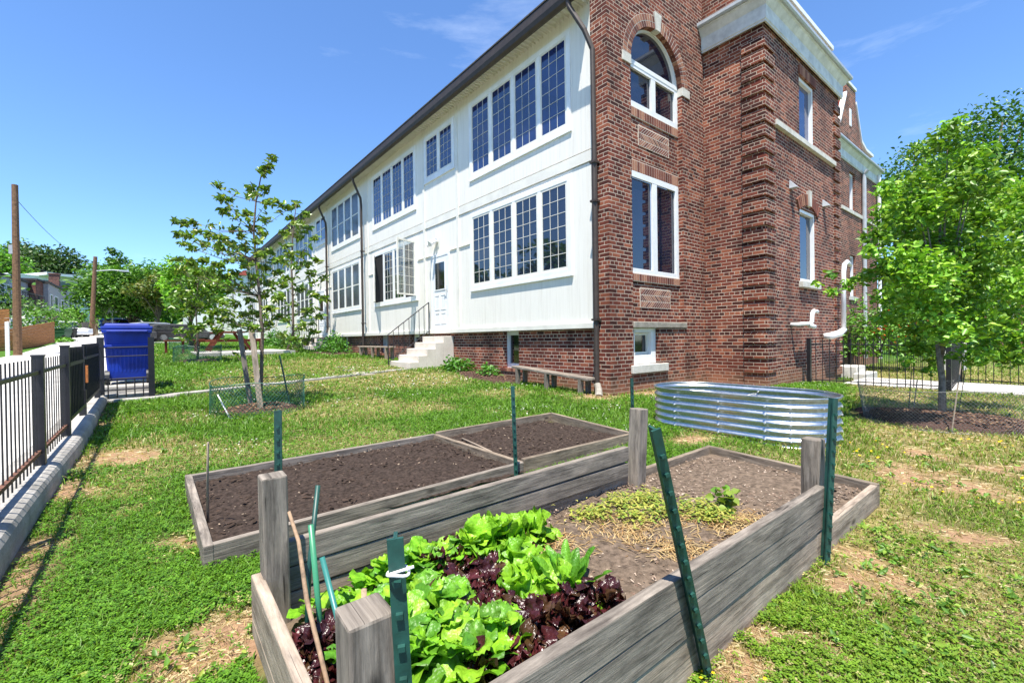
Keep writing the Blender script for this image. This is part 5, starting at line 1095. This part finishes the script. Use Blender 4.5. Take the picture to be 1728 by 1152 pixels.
far_tree('bright green maple on the lawn behind the dark sapling', 322, 582, 425, 21, 135, 61, 15000, [(.18, .4, .03), (.25, .48, .04), (.14, .33, .025)], 'young trees on the lawn', .17)
far_tree('broad dark green tree spreading over the parked cars', 222, 568, 432, 48, 190, 62, 11000, MG, sz=.42, th=.15)
far_tree('reddish green tree between the broad dark one and the bright maple', 268, 570, 448, 44, 90, 63, 5000, YG, sz=.36)
far_tree('dark conifer mass above the modern white building', 72, 560, 392, 110, 150, 64, 7000, [(.055, .11, .03), (.075, .14, .035), (.05, .1, .03)], sz=.8)
far_tree('tall light green tree on the far left skyline', 62, 560, 384, 125, 140, 65, 6500, MG, sz=.85)
far_tree('mid green tree cut by the left edge of the scene', -5, 545, 395, 90, 120, 66, 5000, LG, sz=.7)
far_tree('small loose tree on the skyline above the broad dark one', 198, 520, 404, 120, 45, 67, 1200, DG, sz=.8)
far_tree('hazy green tree behind the broad dark one', 175, 560, 428, 100, 90, 68, 2500, MG, sz=.7)
far_tree('far green tree right of the broad dark one', 262, 560, 430, 95, 60, 69, 1800, MG, sz=.6)
far_tree('small bright bush-like tree by the grey fence panels', 125, 560, 512, 45, 40, 70, 1400, LG, sz=.3, th=.1)
far_tree('leafy green tree in front of the grey stucco house', 95, 560, 522, 47, 34, 71, 900, MG, sz=.3, th=.1)
far_tree('dark green tree behind the balcony house', 70, 560, 520, 38, 40, 72, 900, MG, sz=.3, th=.1)
far_tree('big dense green tree behind the brick wing', 1530, 600, 175, 30, 260, 73, 9000, MG, sz=.26, th=.2)
far_tree('tall loose topped tree behind the young tree', 1650, 600, 125, 28, 310, 74, 9000, [(.06, .15, .02), (.085, .19, .025)], sz=.26, th=.2)
far_tree('green tree at the right edge behind the young tree', 1745, 600, 260, 26, 170, 75, 7000, MG, sz=.24, th=.15)
far_tree('low dark tree behind the walkway lawn', 1600, 605, 420, 22, 260, 76, 5000, [(.045, .12, .018), (.06, .14, .02)], sz=.2, th=.2)
rs = bush('flowering_shrub', 'dense green shrub with red flowers by the dense black fence', 'shrub', tuple(at(1482, 600, 14.5)), (1.35, 1.35), 1.75, 3200, .12, [(.1, .24, .03), (.14, .3, .035)], 9)
r = np.random.default_rng(4); c0 = at(1518, 556, 13.6); P = c0+r.normal(size=(60, 3))*np.array([.3, .3, .25]); V, Fq = leaves(P, .09, r, .6, .2, .9); mesh_obj('flowers', V, Fq, LEAF, rs, col=leafcol(60, [(.5, .03, .015), (.6, .08, .02)], r))
# ---------------------------------------------------------------- grass
def inpoly(x, y, P):
    c = np.zeros(len(x), bool); n = len(P)
    for i in range(n):
        (x1, y1), (x2, y2) = P[i], P[(i+1) % n]; c ^= ((y1 > y) != (y2 > y)) & (x < (x2-x1)*(y-y1)/((y2-y1)+1e-12)+x1)
    return c
KEEP = [[(.16, 2.42), (2.14, 2.51), (3.52, 2.54), (3.76, 3.93), (2.1, 3.86), (.16, 3.83)], [(.23, .7), (2.4, .7), (3.34, .69), (3.52, 1.84), (2.4, 1.81), (.23, 1.76)], [(6.0, YA), (XI, YA), (XI, YS), (13.8, YS), (13.8, 4.6), (40, 4.6), (40, 200), (6.12, 200)], [(11.4, -12), (13.35, -12), (13.35, 3.6), (11.4, 3.6)], [(1.2, 18.2), (4.3, 18.5), (4.3, 23.6), (1.2, 24)], [(-.7, 9.0), (.34, 9.05), (.33, 9.2), (.05, 9.3), (.04, 11), (-.7, 11)], [(4.85, 10.05), (6.1, 10.05), (6.1, 11.3), (4.85, 11.3)], [(-.1, 9.11), (4.2, 9.53), (4.2, 9.83), (-.1, 9.4)]]
ELL = [(5.75, 8.0, .4, 1.05), (1.18, 7.15, .46, .38), (1.04, 15.9, .52, .42), (7.05, .86, .6, .92), (5.4, 17.6, .7, 1.2), (4.2, 19.5, .45, .45)]
def scatter(n, r0, r1, seed, keep_oval=True):
    r = np.random.default_rng(seed); d = np.exp(r.uniform(math.log(r0), math.log(r1), n)); a = r.uniform(-1.2, 1.3, n)+math.atan2(CM[2][0], CM[2][1]); x = d*np.sin(a); y = d*np.cos(a); k = x > -.515
    for P in KEEP: k &= ~inpoly(x, y, P)
    for cx, cy, rx, ry in ELL: k &= ((x-cx)/rx)**2+((y-cy)/ry)**2 > 1
    return x[k], y[k], d[k], r
def ground_at(x, y):
    nr_ = np.clip(1-np.hypot(x, y)/25, 0, 1); return gz(x, y)+nr_*.035*(fbm(x, y, .45, 5)-.5)+nr_*.05*(fbm(x, y, 2.5, 6)-.5)
def gcol(r, dry, n, right):
    gA = np.array((.068, .165, .011)); gB = np.array((.155, .3, .018)); tan = np.array((.4, .33, .14)); yel = np.array((.26, .3, .035)); f = r.uniform(0, 1, (n, 1)); c = gA+(gB-gA)*f
    c = c+(yel-c)*(np.clip(right, 0, 1)*.55)[:, None]*r.uniform(.2, 1, (n, 1)); q = (r.uniform(0, 1, n) < dry*.72)[:, None]; return np.where(q, tan*r.uniform(.7, 1.2, (n, 1)), c)*r.uniform(.8, 1.2, (n, 1))
x, y, d, r = scatter(600000, .75, 46, 77); di, dr, rt = masks(x, y); k = r.uniform(0, 1, len(x)) > np.clip(di*.93+dr*.3, 0, .96); x, y, d, di, dr, rt = (q[k] for q in (x, y, d, di, dr, rt)); n = len(x)
tuft = .6+.8*fbm(x, y, .3, 41)
s = np.maximum(1, d/3.0); h = (.034*np.minimum(s, 1.9))*tuft*r.uniform(.6, 1.35, n)*(1-.4*dr); w = .0018*s*r.uniform(.8, 1.5, n); a = r.uniform(0, 6.28, n); ln = r.uniform(.2, 1.0, n)*h; b = r.uniform(0, 6.28, n); z = ground_at(x, y)-.004
cx, cy = np.cos(a)*w, np.sin(a)*w; lx, ly = np.cos(b)*ln, np.sin(b)*ln
V = np.stack([np.stack([x-cx, y-cy, z], 1), np.stack([x+cx, y+cy, z], 1), np.stack([x+cx*.8+lx*.35, y+cy*.8+ly*.35, z+h*.62], 1), np.stack([x-cx*.8+lx*.35, y-cy*.8+ly*.35, z+h*.62], 1), np.stack([x+lx+cx*.1, y+ly+cy*.1, z+h*.95], 1), np.stack([x+lx-cx*.1, y+ly-cy*.1, z+h*.95], 1)], 1).reshape(-1, 3)
bq = np.arange(n)[:, None]*6; Fq = np.concatenate([bq+np.array([[0, 1, 2, 3]]), bq+np.array([[3, 2, 4, 5]])])
tag(mesh_obj('grass', V, Fq, GRASSM, col=np.repeat(gcol(r, dr, n, rt), 6, 0)), 'short green and yellowing grass of the lawn', 'grass', kind='stuff')
# clover: three round leaflets on a stalk
x, y, d, r = scatter(300000, .75, 14, 78); di, dr, rt = masks(x, y); cl = fbm(x, y, .55, 51)
k = (r.uniform(0, 1, len(x)) > np.clip(di*.97+dr*.5, 0, .97)) & (cl+.25*(d < 4)-.3*rt > .42+.2*r.uniform(-1, 1, len(x))); x, y, d, dr, rt = (q[k] for q in (x, y, d, dr, rt)); n = len(x)
s = np.maximum(1, d/3.2); z = ground_at(x, y)+.03*r.uniform(.35, 1.1, n)*np.minimum(s, 1.5); L = .0062*s*r.uniform(.7, 1.25, n); a = r.uniform(0, 6.28, n); VV = []
for j in range(3):
    aj = a+2.094*j; ux, uy = np.cos(aj), np.sin(aj); tz_ = r.uniform(-.35, .5, n)*L
    for f, wd in ((.12, 0), (.75, -.55), (1.5, -.38), (1.5, .38), (.75, .55)): VV.append(np.stack([x+ux*L*f-uy*L*wd, y+uy*L*f+ux*L*wd, z+tz_*f], 1))
V = np.stack(VV, 1).reshape(-1, 3); bq = np.arange(n*3)[:, None]*5; Fq = (bq+np.array([[0, 1, 2, 3, 4]]))
cc = gcol(r, dr*.3, n, rt*1.6)*np.array((.9, 1.0, .9)); tag(mesh_obj('clover', V, Fq, GRASSM, col=np.repeat(cc, 15, 0)), 'low clover and weeds growing through the lawn', 'clover', kind='stuff')
def dots(name, label, cat, pts, size, col, seed, hgt=.04, k=5):
    r = np.random.default_rng(seed); x, y = pts; n = len(x); d = np.hypot(x, y); s = size*np.maximum(1, d/3.5)*r.uniform(.7, 1.3, n); z = ground_at(x, y)+hgt*r.uniform(.7, 1.2, n); V = []
    for j in range(k): a = 6.28318*j/k; V.append(np.stack([x+s*math.cos(a), y+s*math.sin(a), z+s*.5*r.uniform(-.6, 1, n)], 1))
    V.append(np.stack([x, y, z+s*.7], 1)); V = np.stack(V, 1).reshape(-1, 3); b_ = np.arange(n)[:, None]*(k+1); Fq = np.concatenate([b_+np.array([[j, (j+1) % k, k]]) for j in range(k)])
    tag(mesh_obj(name, V, Fq, LEAF, col=np.tile(np.array(col), (len(V), 1))), label, cat, kind='stuff')
x, y, d, r = scatter(26000, 1, 13, 79); di, dr, rt = masks(x, y); k = (rt < .2) & (fbm(x, y, .8, 61) > .6) & (x > .3) & (y > 2.8) & (r.uniform(0, 1, len(x)) < .6); dots('clover_flowers', 'tiny white clover flowers dotted over the lawn', 'flowers', (x[k], y[k]), .0052, (.62, .62, .56), 5)
x, y, d, r = scatter(9000, .9, 6, 80); di, dr, rt = masks(x, y); k = (rt > .5) & (fbm(x, y, .5, 71) > .53) & (di < .4); dots('buttercups', 'small yellow flowers scattered in the dry grass on the right', 'flowers', (x[k], y[k]), .0065, (.7, .5, .01), 6)
def litter(n, seed):
    x, y, d, r = scatter(n, .8, 12, seed); di, dr, rt = masks(x, y); k = r.uniform(0, 1, len(x)) < np.clip(dr*.9+di*.7, 0.02, 1); x, y, d = x[k], y[k], d[k]; n = len(x); a = r.uniform(0, 6.28, n); s = np.maximum(1, d/3); l_ = .012*s*r.uniform(.4, 1.6, n); w = .0006*s; z = ground_at(x, y)+r.uniform(.002, .016, n)
    V = np.stack([np.stack([x+i*l_*np.cos(a)-j*w*np.sin(a), y+i*l_*np.sin(a)+j*w*np.cos(a), z+i*.3*l_*r.uniform(-1, 1, n)], 1) for i, j in ((-1, -1), (1, -1), (1, 1), (-1, 1))], 1).reshape(-1, 3)
    tag(mesh_obj('dead_grass', V, np.arange(n*4).reshape(-1, 4), GRASSM, col=leafcol(n, [(.5, .41, .22), (.4, .3, .15), (.58, .5, .3)], r, 4)), 'dead straw coloured grass lying on worn patches', 'dead grass', kind='stuff')
litter(170000, 81)
x, y, d, r = scatter(5200, .9, 9, 83); di, dr, rt = masks(x, y); k = (r.uniform(0, 1, len(x)) < .25+.6*rt) & (fbm(x, y, .4, 91) > .47); x, y, d, rt = (q[k] for q in (x, y, d, rt)); n = len(x)
P = []; D = []
for i in range(n):
    s_ = .03*max(1, d[i]/4)
    for j in range(9): a = r.uniform(0, 6.28); q = r.uniform(.2, 1); P.append((x[i]+s_*q*math.cos(a), y[i]+s_*q*math.sin(a), .006+.028*(1-q)*r.uniform(.5, 1.4))); D.append((math.cos(a), math.sin(a), .35))
P = np.array(P); P[:, 2] += ground_at(P[:, 0], P[:, 1]); dd = np.hypot(P[:, 0], P[:, 1]); V, Fq = leaves(P, .034*np.maximum(1, dd/4), r, .5, .25, .42, np.array(D))
tag(mesh_obj('weeds', V, Fq, LEAF, col=leafcol(len(P), [(.12, .25, .03), (.2, .3, .04), (.28, .33, .06), (.09, .19, .03)], r)), 'low broad leaved weeds in tufts through the lawn', 'weeds', kind='stuff')
# ---------------------------------------------------------------- far side of the alley
def pole(label, u, v, vt, depth, r0, ut=None):
    p = at(u, v, depth); q = at(ut or u, vt, depth); m = MB(); m.tube([p-(0, 0, .3), q], [r0, r0*.72], 12); t = thing('utility_pole', label, 'utility pole', p, 'wooden utility poles along the alley'); m.build('shaft', plain('pole_wood', (.2, .11, .06), .9, var=.25, scale=12., bmp=.4), t); return t, q
t, q = pole('tall bare wooden utility pole at the left beside the cedar fence', 30, 598, 312, 20, .15, 25)
m = MB(); m.box(q[0]-.22, q[0]-.1, q[1]-.1, q[1]+.1, q[2]-3.1, q[2]-2.7); m.build('bracket', GREYM, t)
t, q = pole('distant wooden utility pole with a street lamp arm by the broad tree', 154, 566, 433, 42, .2, 161)
m = MB(); m.tube([q-(0, 0, 1.35), q+np.array([1.2, -.4, -1.2]), q+np.array([2.0, -.7, -1.25])], .05, 6); m.build('lamp_arm', GREYM, t); m = MB(); m.box(q[0]+1.7, q[0]+2.4, q[1]-.9, q[1]-.6, q[2]-1.35, q[2]-1.2); m.build('lamp_head', GREYM, t)
m = MB(); a = at(13, 598, 19); b = at(16, 543, 19); m.box(a[0]-.06, a[0]+.06, a[1]-.06, a[1]+.06, a[2]-.3, b[2]); tag(m.build('marker_post', PVC, bevel=.01), 'short white marker post beside the alley at far left', 'post')
def planks(name, label, pts, hgt, mat, w=.14, group=None, cap=True, gap=.008):
    """pts: ground (x, y, z)"""
    t = thing(name, label, 'fence', pts[0], group); m = MB(); cp_ = MB()
    for (a, b) in zip(pts, pts[1:]):
        a = np.array(a); b = np.array(b); L = np.linalg.norm((b-a)[:2]); n = max(1, int(L/w)); d = (b-a)/L
        for i in range(n): c = a+d*(i+.5)*L/n; m.beam(c-(0, 0, .1), c+np.array([0, 0, hgt*random.uniform(.985, 1.01)]), L/n-gap, .022, up=(-d[1], d[0], 0))
        cp_.beam(a+np.array([0, 0, hgt+.02]), b+np.array([0, 0, hgt+.02]), .12, .04)
    m.build('boards', mat, t)
    if cap: cp_.build('cap_rail', mat, t)
    return t
def hboards(label, pts, hgt, mat):
    t = thing('board_fence', label, 'fence', pts[0]); m = MB(); pm = MB()
    for a, b in zip(pts, pts[1:]):
        a = np.array(a); b = np.array(b); n = int(hgt/.16)
        for i in range(n): m.beam(a+(0, 0, .1+i*hgt/n), b+np.array((0, 0, .1+i*hgt/n)), .03, hgt/n-.012)
        L = np.linalg.norm(b-a); k = max(1, int(L/1.9))
        for i in range(k+1): c = a+(b-a)*i/k; d = (b-a)/L; pm.beam(c-(0, 0, .2)-np.array([-d[1], d[0], 0])*.03, c+np.array((0, 0, hgt+.15))-np.array([-d[1], d[0], 0])*.03, .12, .1)
    m.build('boards', mat, t); pm.build('posts', mat, t); return t
f0, f1, f2 = at(-60, 606, 21), at(20, 598, 23), at(92, 578, 28)
hboards('orange cedar board fence along the far side of the alley', [f0, f1, f2], 1.3, WCEDAR)
hboards('higher orange cedar board fence behind, at the left edge', [at(-60, 590, 24), at(17, 582, 25)], 2.0, WCEDAR)
planks('picket_fence', 'short grey weathered picket fence panel by the dark bins', [at(131, 566, 40), at(150, 563, 41)], 1.1, WGREY, .16, cap=False)
planks('picket_fence', 'narrow brown weathered fence panel beside the distant pole', [at(157, 566, 43), at(166, 563, 43)], 1.5, WBROWN, .16, cap=False)
bin_('wheelie_bin', 'dark green wheeled bin on the grass verge beyond the cedar fence', tuple(at(105, 571, 33)), GREENP, .95, .8, .8, .6)
bin_('wheelie_bin', 'black wheeled bin right of the dark green one', tuple(at(120, 570, 34)), BLKP, .5, .6, .75, .6)
bush('verge_grass', 'tuft of bright green grass on the verge beside the cedar fence', 'grass tuft', tuple(at(103, 577, 30)), (.7, 1.2), .3, 400, .2, LG, 15)
for i, (u, v, d_, w_, h_, n_) in enumerate(((40, 590, 27, .8, .8, 400), (75, 548, 30, 1.8, 1.6, 900), (20, 530, 33, 2.0, 1.8, 800), (120, 548, 42, 2.2, 2.2, 900), (50, 592, 24, .5, .25, 200))):
    bush('shrub', ['low weeds at the foot of the utility pole', 'green shrub rising over the cedar fence', 'dark green shrub before the balcony house', 'bright shrub behind the parked white car', 'small weed tuft on the alley edge'][i], 'shrub', tuple(at(u, v, d_)-np.array([0, 0, .2])), (w_, w_), h_, n_, .2, [DG, MG, DG, LG, MG][i], 20+i)
# cars
def car(label, loc, rz, paint, L=4.6, W_=1.85, H_=1.5, suv=True, cat='car'):
    t = thing('parked_car', label, cat, loc, 'parked cars', 0); c, s = math.cos(rz), math.sin(rz)
    T = lambda x, y, z: (loc[0]+x*c-y*s, loc[1]+x*s+y*c, loc[2]+z)
    top = H_; b = .33; belt = H_*.6
    pr = [(-L/2, b+.1), (-L/2+.05, belt-.08), (-L/2+.15, belt), (L*.22, belt+.02), (L/2-.2, belt-.12), (L/2, belt-.3), (L/2, b), (L/2-.1, b-.08), (-L/2+.1, b-.08)]
    m = MB(T); m.prism(pr, 'y', -W_/2, W_/2); m.build('body', paint, t, bevel=.07, fix=True)
    cab = [(-L/2+.12, belt-.02), (-L/2+.3 if suv else -L/2+.9, top-.05), (-L/2+.6 if suv else -L/2+1.3, top), (L*.02, top), (L*.1, top-.06), (L*.26, belt-.02)]
    m = MB(T); m.prism(cab, 'y', -W_/2+.1, W_/2-.1); cb = m.build('cabin', paint, t, bevel=.06, fix=True)
    m = MB(T); k = [(-L/2+.4 if suv else -L/2+1.0, belt+.05), (-L/2+.5 if suv else -L/2+1.25, top-.12), (L*.04, top-.12), (L*.19, belt+.05)]
    m.prism(k, 'y', -W_/2+.09, W_/2-.09); m.build('side_window', GLASSD, cb, fix=True)
    m = MB(T); m.hexa([(L*.262, -W_/2+.2, belt+.03), (L*.275, -W_/2+.2, belt+.03), (L*.275, W_/2-.2, belt+.03), (L*.262, W_/2-.2, belt+.03), (L*.10, -W_/2+.2, top-.08), (L*.115, -W_/2+.2, top-.08), (L*.115, W_/2-.2, top-.08), (L*.10, W_/2-.2, top-.08)]); m.build('windscreen', GLASSD, cb)
    for x in (-L*.32, L*.32):
        for y in (-1, 1):
            m = MB(T); pts = [T(x, y*(W_/2-.2), .33), T(x, y*(W_/2+.01), .33)]; m.T = None; m.tube(pts, .33, 18); w = m.build('wheel', BLKP, t); m = MB(); m.tube([T(x, y*(W_/2-.02), .33), T(x, y*(W_/2+.02), .33)], .2, 14); m.build('rim', GREYM, w)
    for y in (-1, 1): m = MB(T); m.box(L/2-.12, L/2+.01, y*W_*.38-.18, y*W_*.38+.18, belt-.28, belt-.12); m.build('headlight', VINYL, t)
    return t
WHITEP = plain('white_car_paint', (.75, .76, .78), .2, var=.03); SILV = plain('silver_car_paint', (.4, .42, .45), .25, .3, var=.05); CBLUE = plain('blue_car_paint', (.02, .07, .3), .2, var=.05); DKC = plain('dark_car_cover', (.05, .05, .055), .6, var=.2)
car('white estate car with its roof showing above the cedar fence', tuple(at(66, 575, 35)), 1.2, WHITEP, 4.8, 1.9, 1.9)
car('white saloon parked nose towards the green bin', tuple(at(108, 570, 40)), -1.0, WHITEP, 4.7, 1.85, 1.5, False)
car('blue hatchback parked under the broad dark tree', tuple(at(206, 561, 50)), .2, CBLUE, 4.3, 1.8, 1.5)
car('white hatchback parked right of the blue one', tuple(at(224, 560, 52)), .3, WHITEP, 4.3, 1.8, 1.55)
car('silver car behind the far iron railings', tuple(at(270, 573, 40)), .4, SILV, 4.5, 1.8, 1.5)
car('dark car beside the picnic table, behind the bright maple', tuple(at(312, 577, 32)), .2, DKC, 4.5, 1.9, 1.25)
t = thing('iron_fence', 'distant iron railings behind the blue bin', 'fence', at(262, 580, 30)); m = MB()
for i in range(40): p = at(258+i*1.9, 580, 30); m.tube([p, p+np.array([0, 0, .95])], .018, 4)
for dz in (.12, .85): m.beam(at(258, 580, 30)+np.array((0, 0, dz)), at(332, 580, 30)+np.array((0, 0, dz)), .04, .04)
m.build('railings', BLACK, t)
strip('far_pavement', CONC, [((-.3, 36), (-.3, 38.5), g(-.3, 37)), ((5, 36), (5, 38.5), g(5, 37))], .04, .1, 'pale pavement crossing behind the lawn', 'pavement')
p = at(190, 560, 46); m = MB(); m.tube([p, p+np.array([0, 0, 2.6])], .06, 8); t = thing('street_sign', 'small grey street sign on a thin post above the blue bin', 'sign', p); m.build('post', GREYM, t); m = MB(); m.box(p[0]-.35, p[0]+.35, p[1]-.1, p[1]-.05, p[2]+2.0, p[2]+2.25); m.box(p[0]-.3, p[0]+.3, p[1]-.16, p[1]-.12, p[2]+2.3, p[2]+2.5); m.build('sign_plate', GREYM, t)
# houses beyond
LGREY = plain('pale_grey_siding', (.5, .52, .55), .7, var=.06); STUC = plain('grey_stucco', (.34, .33, .34), .85, var=.1); WHT = plain('white_render', (.75, .76, .78), .7, var=.04); BLG = plain('blue_grey_cladding', (.16, .19, .25), .6, var=.08)
def block(name, label, u0, v0, d0, u1, v1, d1, vt0, mat, depth=9., wins=(), roof=None, group='houses beyond the alley'):
    """a flat-roofed block: front wall from ground point 0 to ground point 1, running back"""
    a = at(u0, v0, d0); b = at(u1, v1, d1); zt = float(at(u0, vt0, d0)[2]); d = (b-a)[:2]; L = np.linalg.norm(d); d = d/L; nrm = np.array([-d[1], d[0]])
    t = thing(name, label, 'house', (a[0], a[1], min(a[2], b[2])), group); T = lambda u, w, z: (a[0]+d[0]*u-nrm[0]*w, a[1]+d[1]*u-nrm[1]*w, z)
    zb = min(a[2], b[2])-1.5; m = MB(T); m.box(0, L, -depth, 0, zb, zt); m.build('wall', mat, t)
    m = MB(T); m.box(-.15, L+.15, -depth-.1, .15, zt+.002, zt+.2); m.build('roof', roof or SHING, t)
    for (f0, f1, z0, z1) in wins:
        q = MB(T); ring(q, L*f0, L*f1, zb+z0*(zt-zb), zb+z1*(zt-zb), .1, 0, .06); w = q.build('window', TRIM, t); q = MB(T); q.box(L*f0+.1, L*f1-.1, .005, .02, zb+z0*(zt-zb)+.1, zb+z1*(zt-zb)-.1); q.build('pane', GLASSG if random.random() < .4 else GLASSD, w)
    return t, T, L, zb, zt
t, T, L, zb, zt = block('terrace_house', 'pale grey house with upper balcony and spiral stair at far left', -40, 560, 36, 22, 560, 42, 452, LGREY, 10, ((.3, .5, .7, .9), (.55, .75, .7, .9), (.8, .95, .7, .9), (.6, .75, .3, .5)))
m = MB(T); m.box(L*.45, L+1.5, 0, 1.8, zb+(zt-zb)*.62-.12, zb+(zt-zb)*.62)
for i in range(16): u_ = L*.45+i*(L*.55+1.5)/15; m.box(u_-.02, u_+.02, 1.74, 1.78, zb+(zt-zb)*.62, zb+(zt-zb)*.62+1.0)
m.box(L*.45, L+1.5, 1.73, 1.79, zb+(zt-zb)*.62+1.0, zb+(zt-zb)*.62+1.06); m.build('balcony', BLACK, t)
m = MB(); sp_ = [np.array(T(L+2.2+.9*math.cos(a), 1.2+.9*math.sin(a), zb+1.6+(a)*.42)) for a in np.linspace(0, 6.6, 24)]
m.tube(sp_, .06, 6); m.build('spiral_handrail', PVC, t); m = MB(); m.tube([T(L+2.2, 1.2, zb), T(L+2.2, 1.2, zb+5.2)], .08, 8)
for i, a in enumerate(np.linspace(0, 6.2, 18)): m.beam(T(L+2.2, 1.2, zb+.6+a*.42), T(L+2.2+.9*math.cos(a), 1.2+.9*math.sin(a), zb+.6+a*.42), .25, .04)
m.build('spiral_stair', BLACK, t)
block('terrace_house', 'narrow slate sided house beside the balcony house', 24, 560, 44, 64, 560, 52, 468, plain('slate_siding', (.2, .22, .26), .7, var=.1), 9, ((.2, .35, .6, .8), (.5, .65, .6, .8), (.7, .85, .6, .8)))
block('terrace_house', 'dark red brick house end beside the grey stucco house', 62, 560, 49, 83, 560, 52, 473, BRICKF, 9)
block('terrace_house', 'grey stucco house with dark upper windows and parapet', 83, 560, 51, 112, 560, 60, 478, STUC, 10, ((.08, .2, .62, .84), (.3, .5, .62, .84), (.68, .85, .62, .82), (.1, .2, .25, .4)))
t, T, L, zb, zt = block('terrace_house', 'second grey stucco house with a small brick chimney', 112, 560, 61, 134, 560, 70, 485, STUC, 10, ((.2, .32, .62, .84), (.45, .58, .62, .84)))
m = MB(T); m.box(0, .9, -1.6, -.6, zt+.2, zt+1.7); m.box(-.08, .98, -1.68, -.52, zt+1.7, zt+1.85); m.build('chimney', BRICKF, t)
t, T, L, zb, zt = block('modern_building', 'modern white flat roofed building with blue grey panels behind the stucco houses', 20, 560, 80, 160, 560, 92, 462, WHT, 14, ((.42, .5, .7, .82), (.52, .6, .7, .82), (.62, .7, .7, .82)), WHT)
m = MB(T); m.box(L*.36, L*.8, 0, .3, zb+(zt-zb)*.66, zt-.6); m.build('cladding', BLG, t); m = MB(T); m.box(L*.3, L+3, -14, 2.5, zt+.21, zt+.7); m.build('canopy_roof', WHT, t)
block('brick_house', 'red brick house half hidden behind the young tree', 1560, 600, 33, 1800, 600, 30, 440, BRICKF, 9, ((.15, .3, .45, .75), (.5, .65, .45, .75)), group='houses beyond the walkway')
# wooded rise closing the view
r = np.random.default_rng(90); n = 24000; th_ = r.uniform(-.62, 1.9, n); rad_ = r.uniform(150, 230, n); x = rad_*np.sin(th_); y = rad_*np.cos(th_); hh = 9+7*fbm(th_*40, 0*th_, 6., 3)+r.normal(0, 1, n); z = gz(x, y)+np.abs(r.uniform(0, 1, n))**.6*hh
V, Fq = leaves(np.stack([x, y, z], 1), 3.0, r, .5, .2, .8); tag(mesh_obj('far_wood', V, Fq, LEAF, col=leafcol(n, DG+MG, r)), 'far wooded rise closing the view behind the gardens', 'wood', kind='stuff')

def cable(label, a, b, sag, r_=.012):
    a = np.array(a, float); b = np.array(b, float); m = MB(); m.tube([a+(b-a)*f-np.array([0, 0, sag*4*f*(1-f)]) for f in np.linspace(0, 1, 17)], r_, 5); tag(m.build('overhead_cable', BLKP), label, 'cable')
pa = at(24.5, 318, 20); pb = at(161, 436, 42)
cable('upper overhead cable running between the two wooden utility poles', pa-np.array([0, 0, .4]), pb-np.array([0, 0, .3]), .7)
cable('lower overhead cable running between the two wooden utility poles', at(26, 440, 20), at(160, 452, 42), .6)
cable('overhead cable leaving the tall near pole to the left', at(25, 437, 20), at(-120, 470, 24), .4)
# trees on the far side of the alley, mirrored in the lower windows
r = np.random.default_rng(93); n = 16000; y = r.uniform(6, 62, n); hh = 5.2+4.5*fbm(y, 0*y, 3.6, 5); x = -12.5+r.normal(0, 1.3, n); z = -.8+hh*r.uniform(0, 1, n)**.7; x += (z-2)*.0
V, Fq = leaves(np.stack([x, y, z], 1), .5, r, .4, .2, .7); tag(mesh_obj('tree_row', V, Fq, LEAF, col=leafcol(n, DG+MG, r)), 'dense row of trees across the alley mirrored in the lower windows', 'trees', kind='stuff')
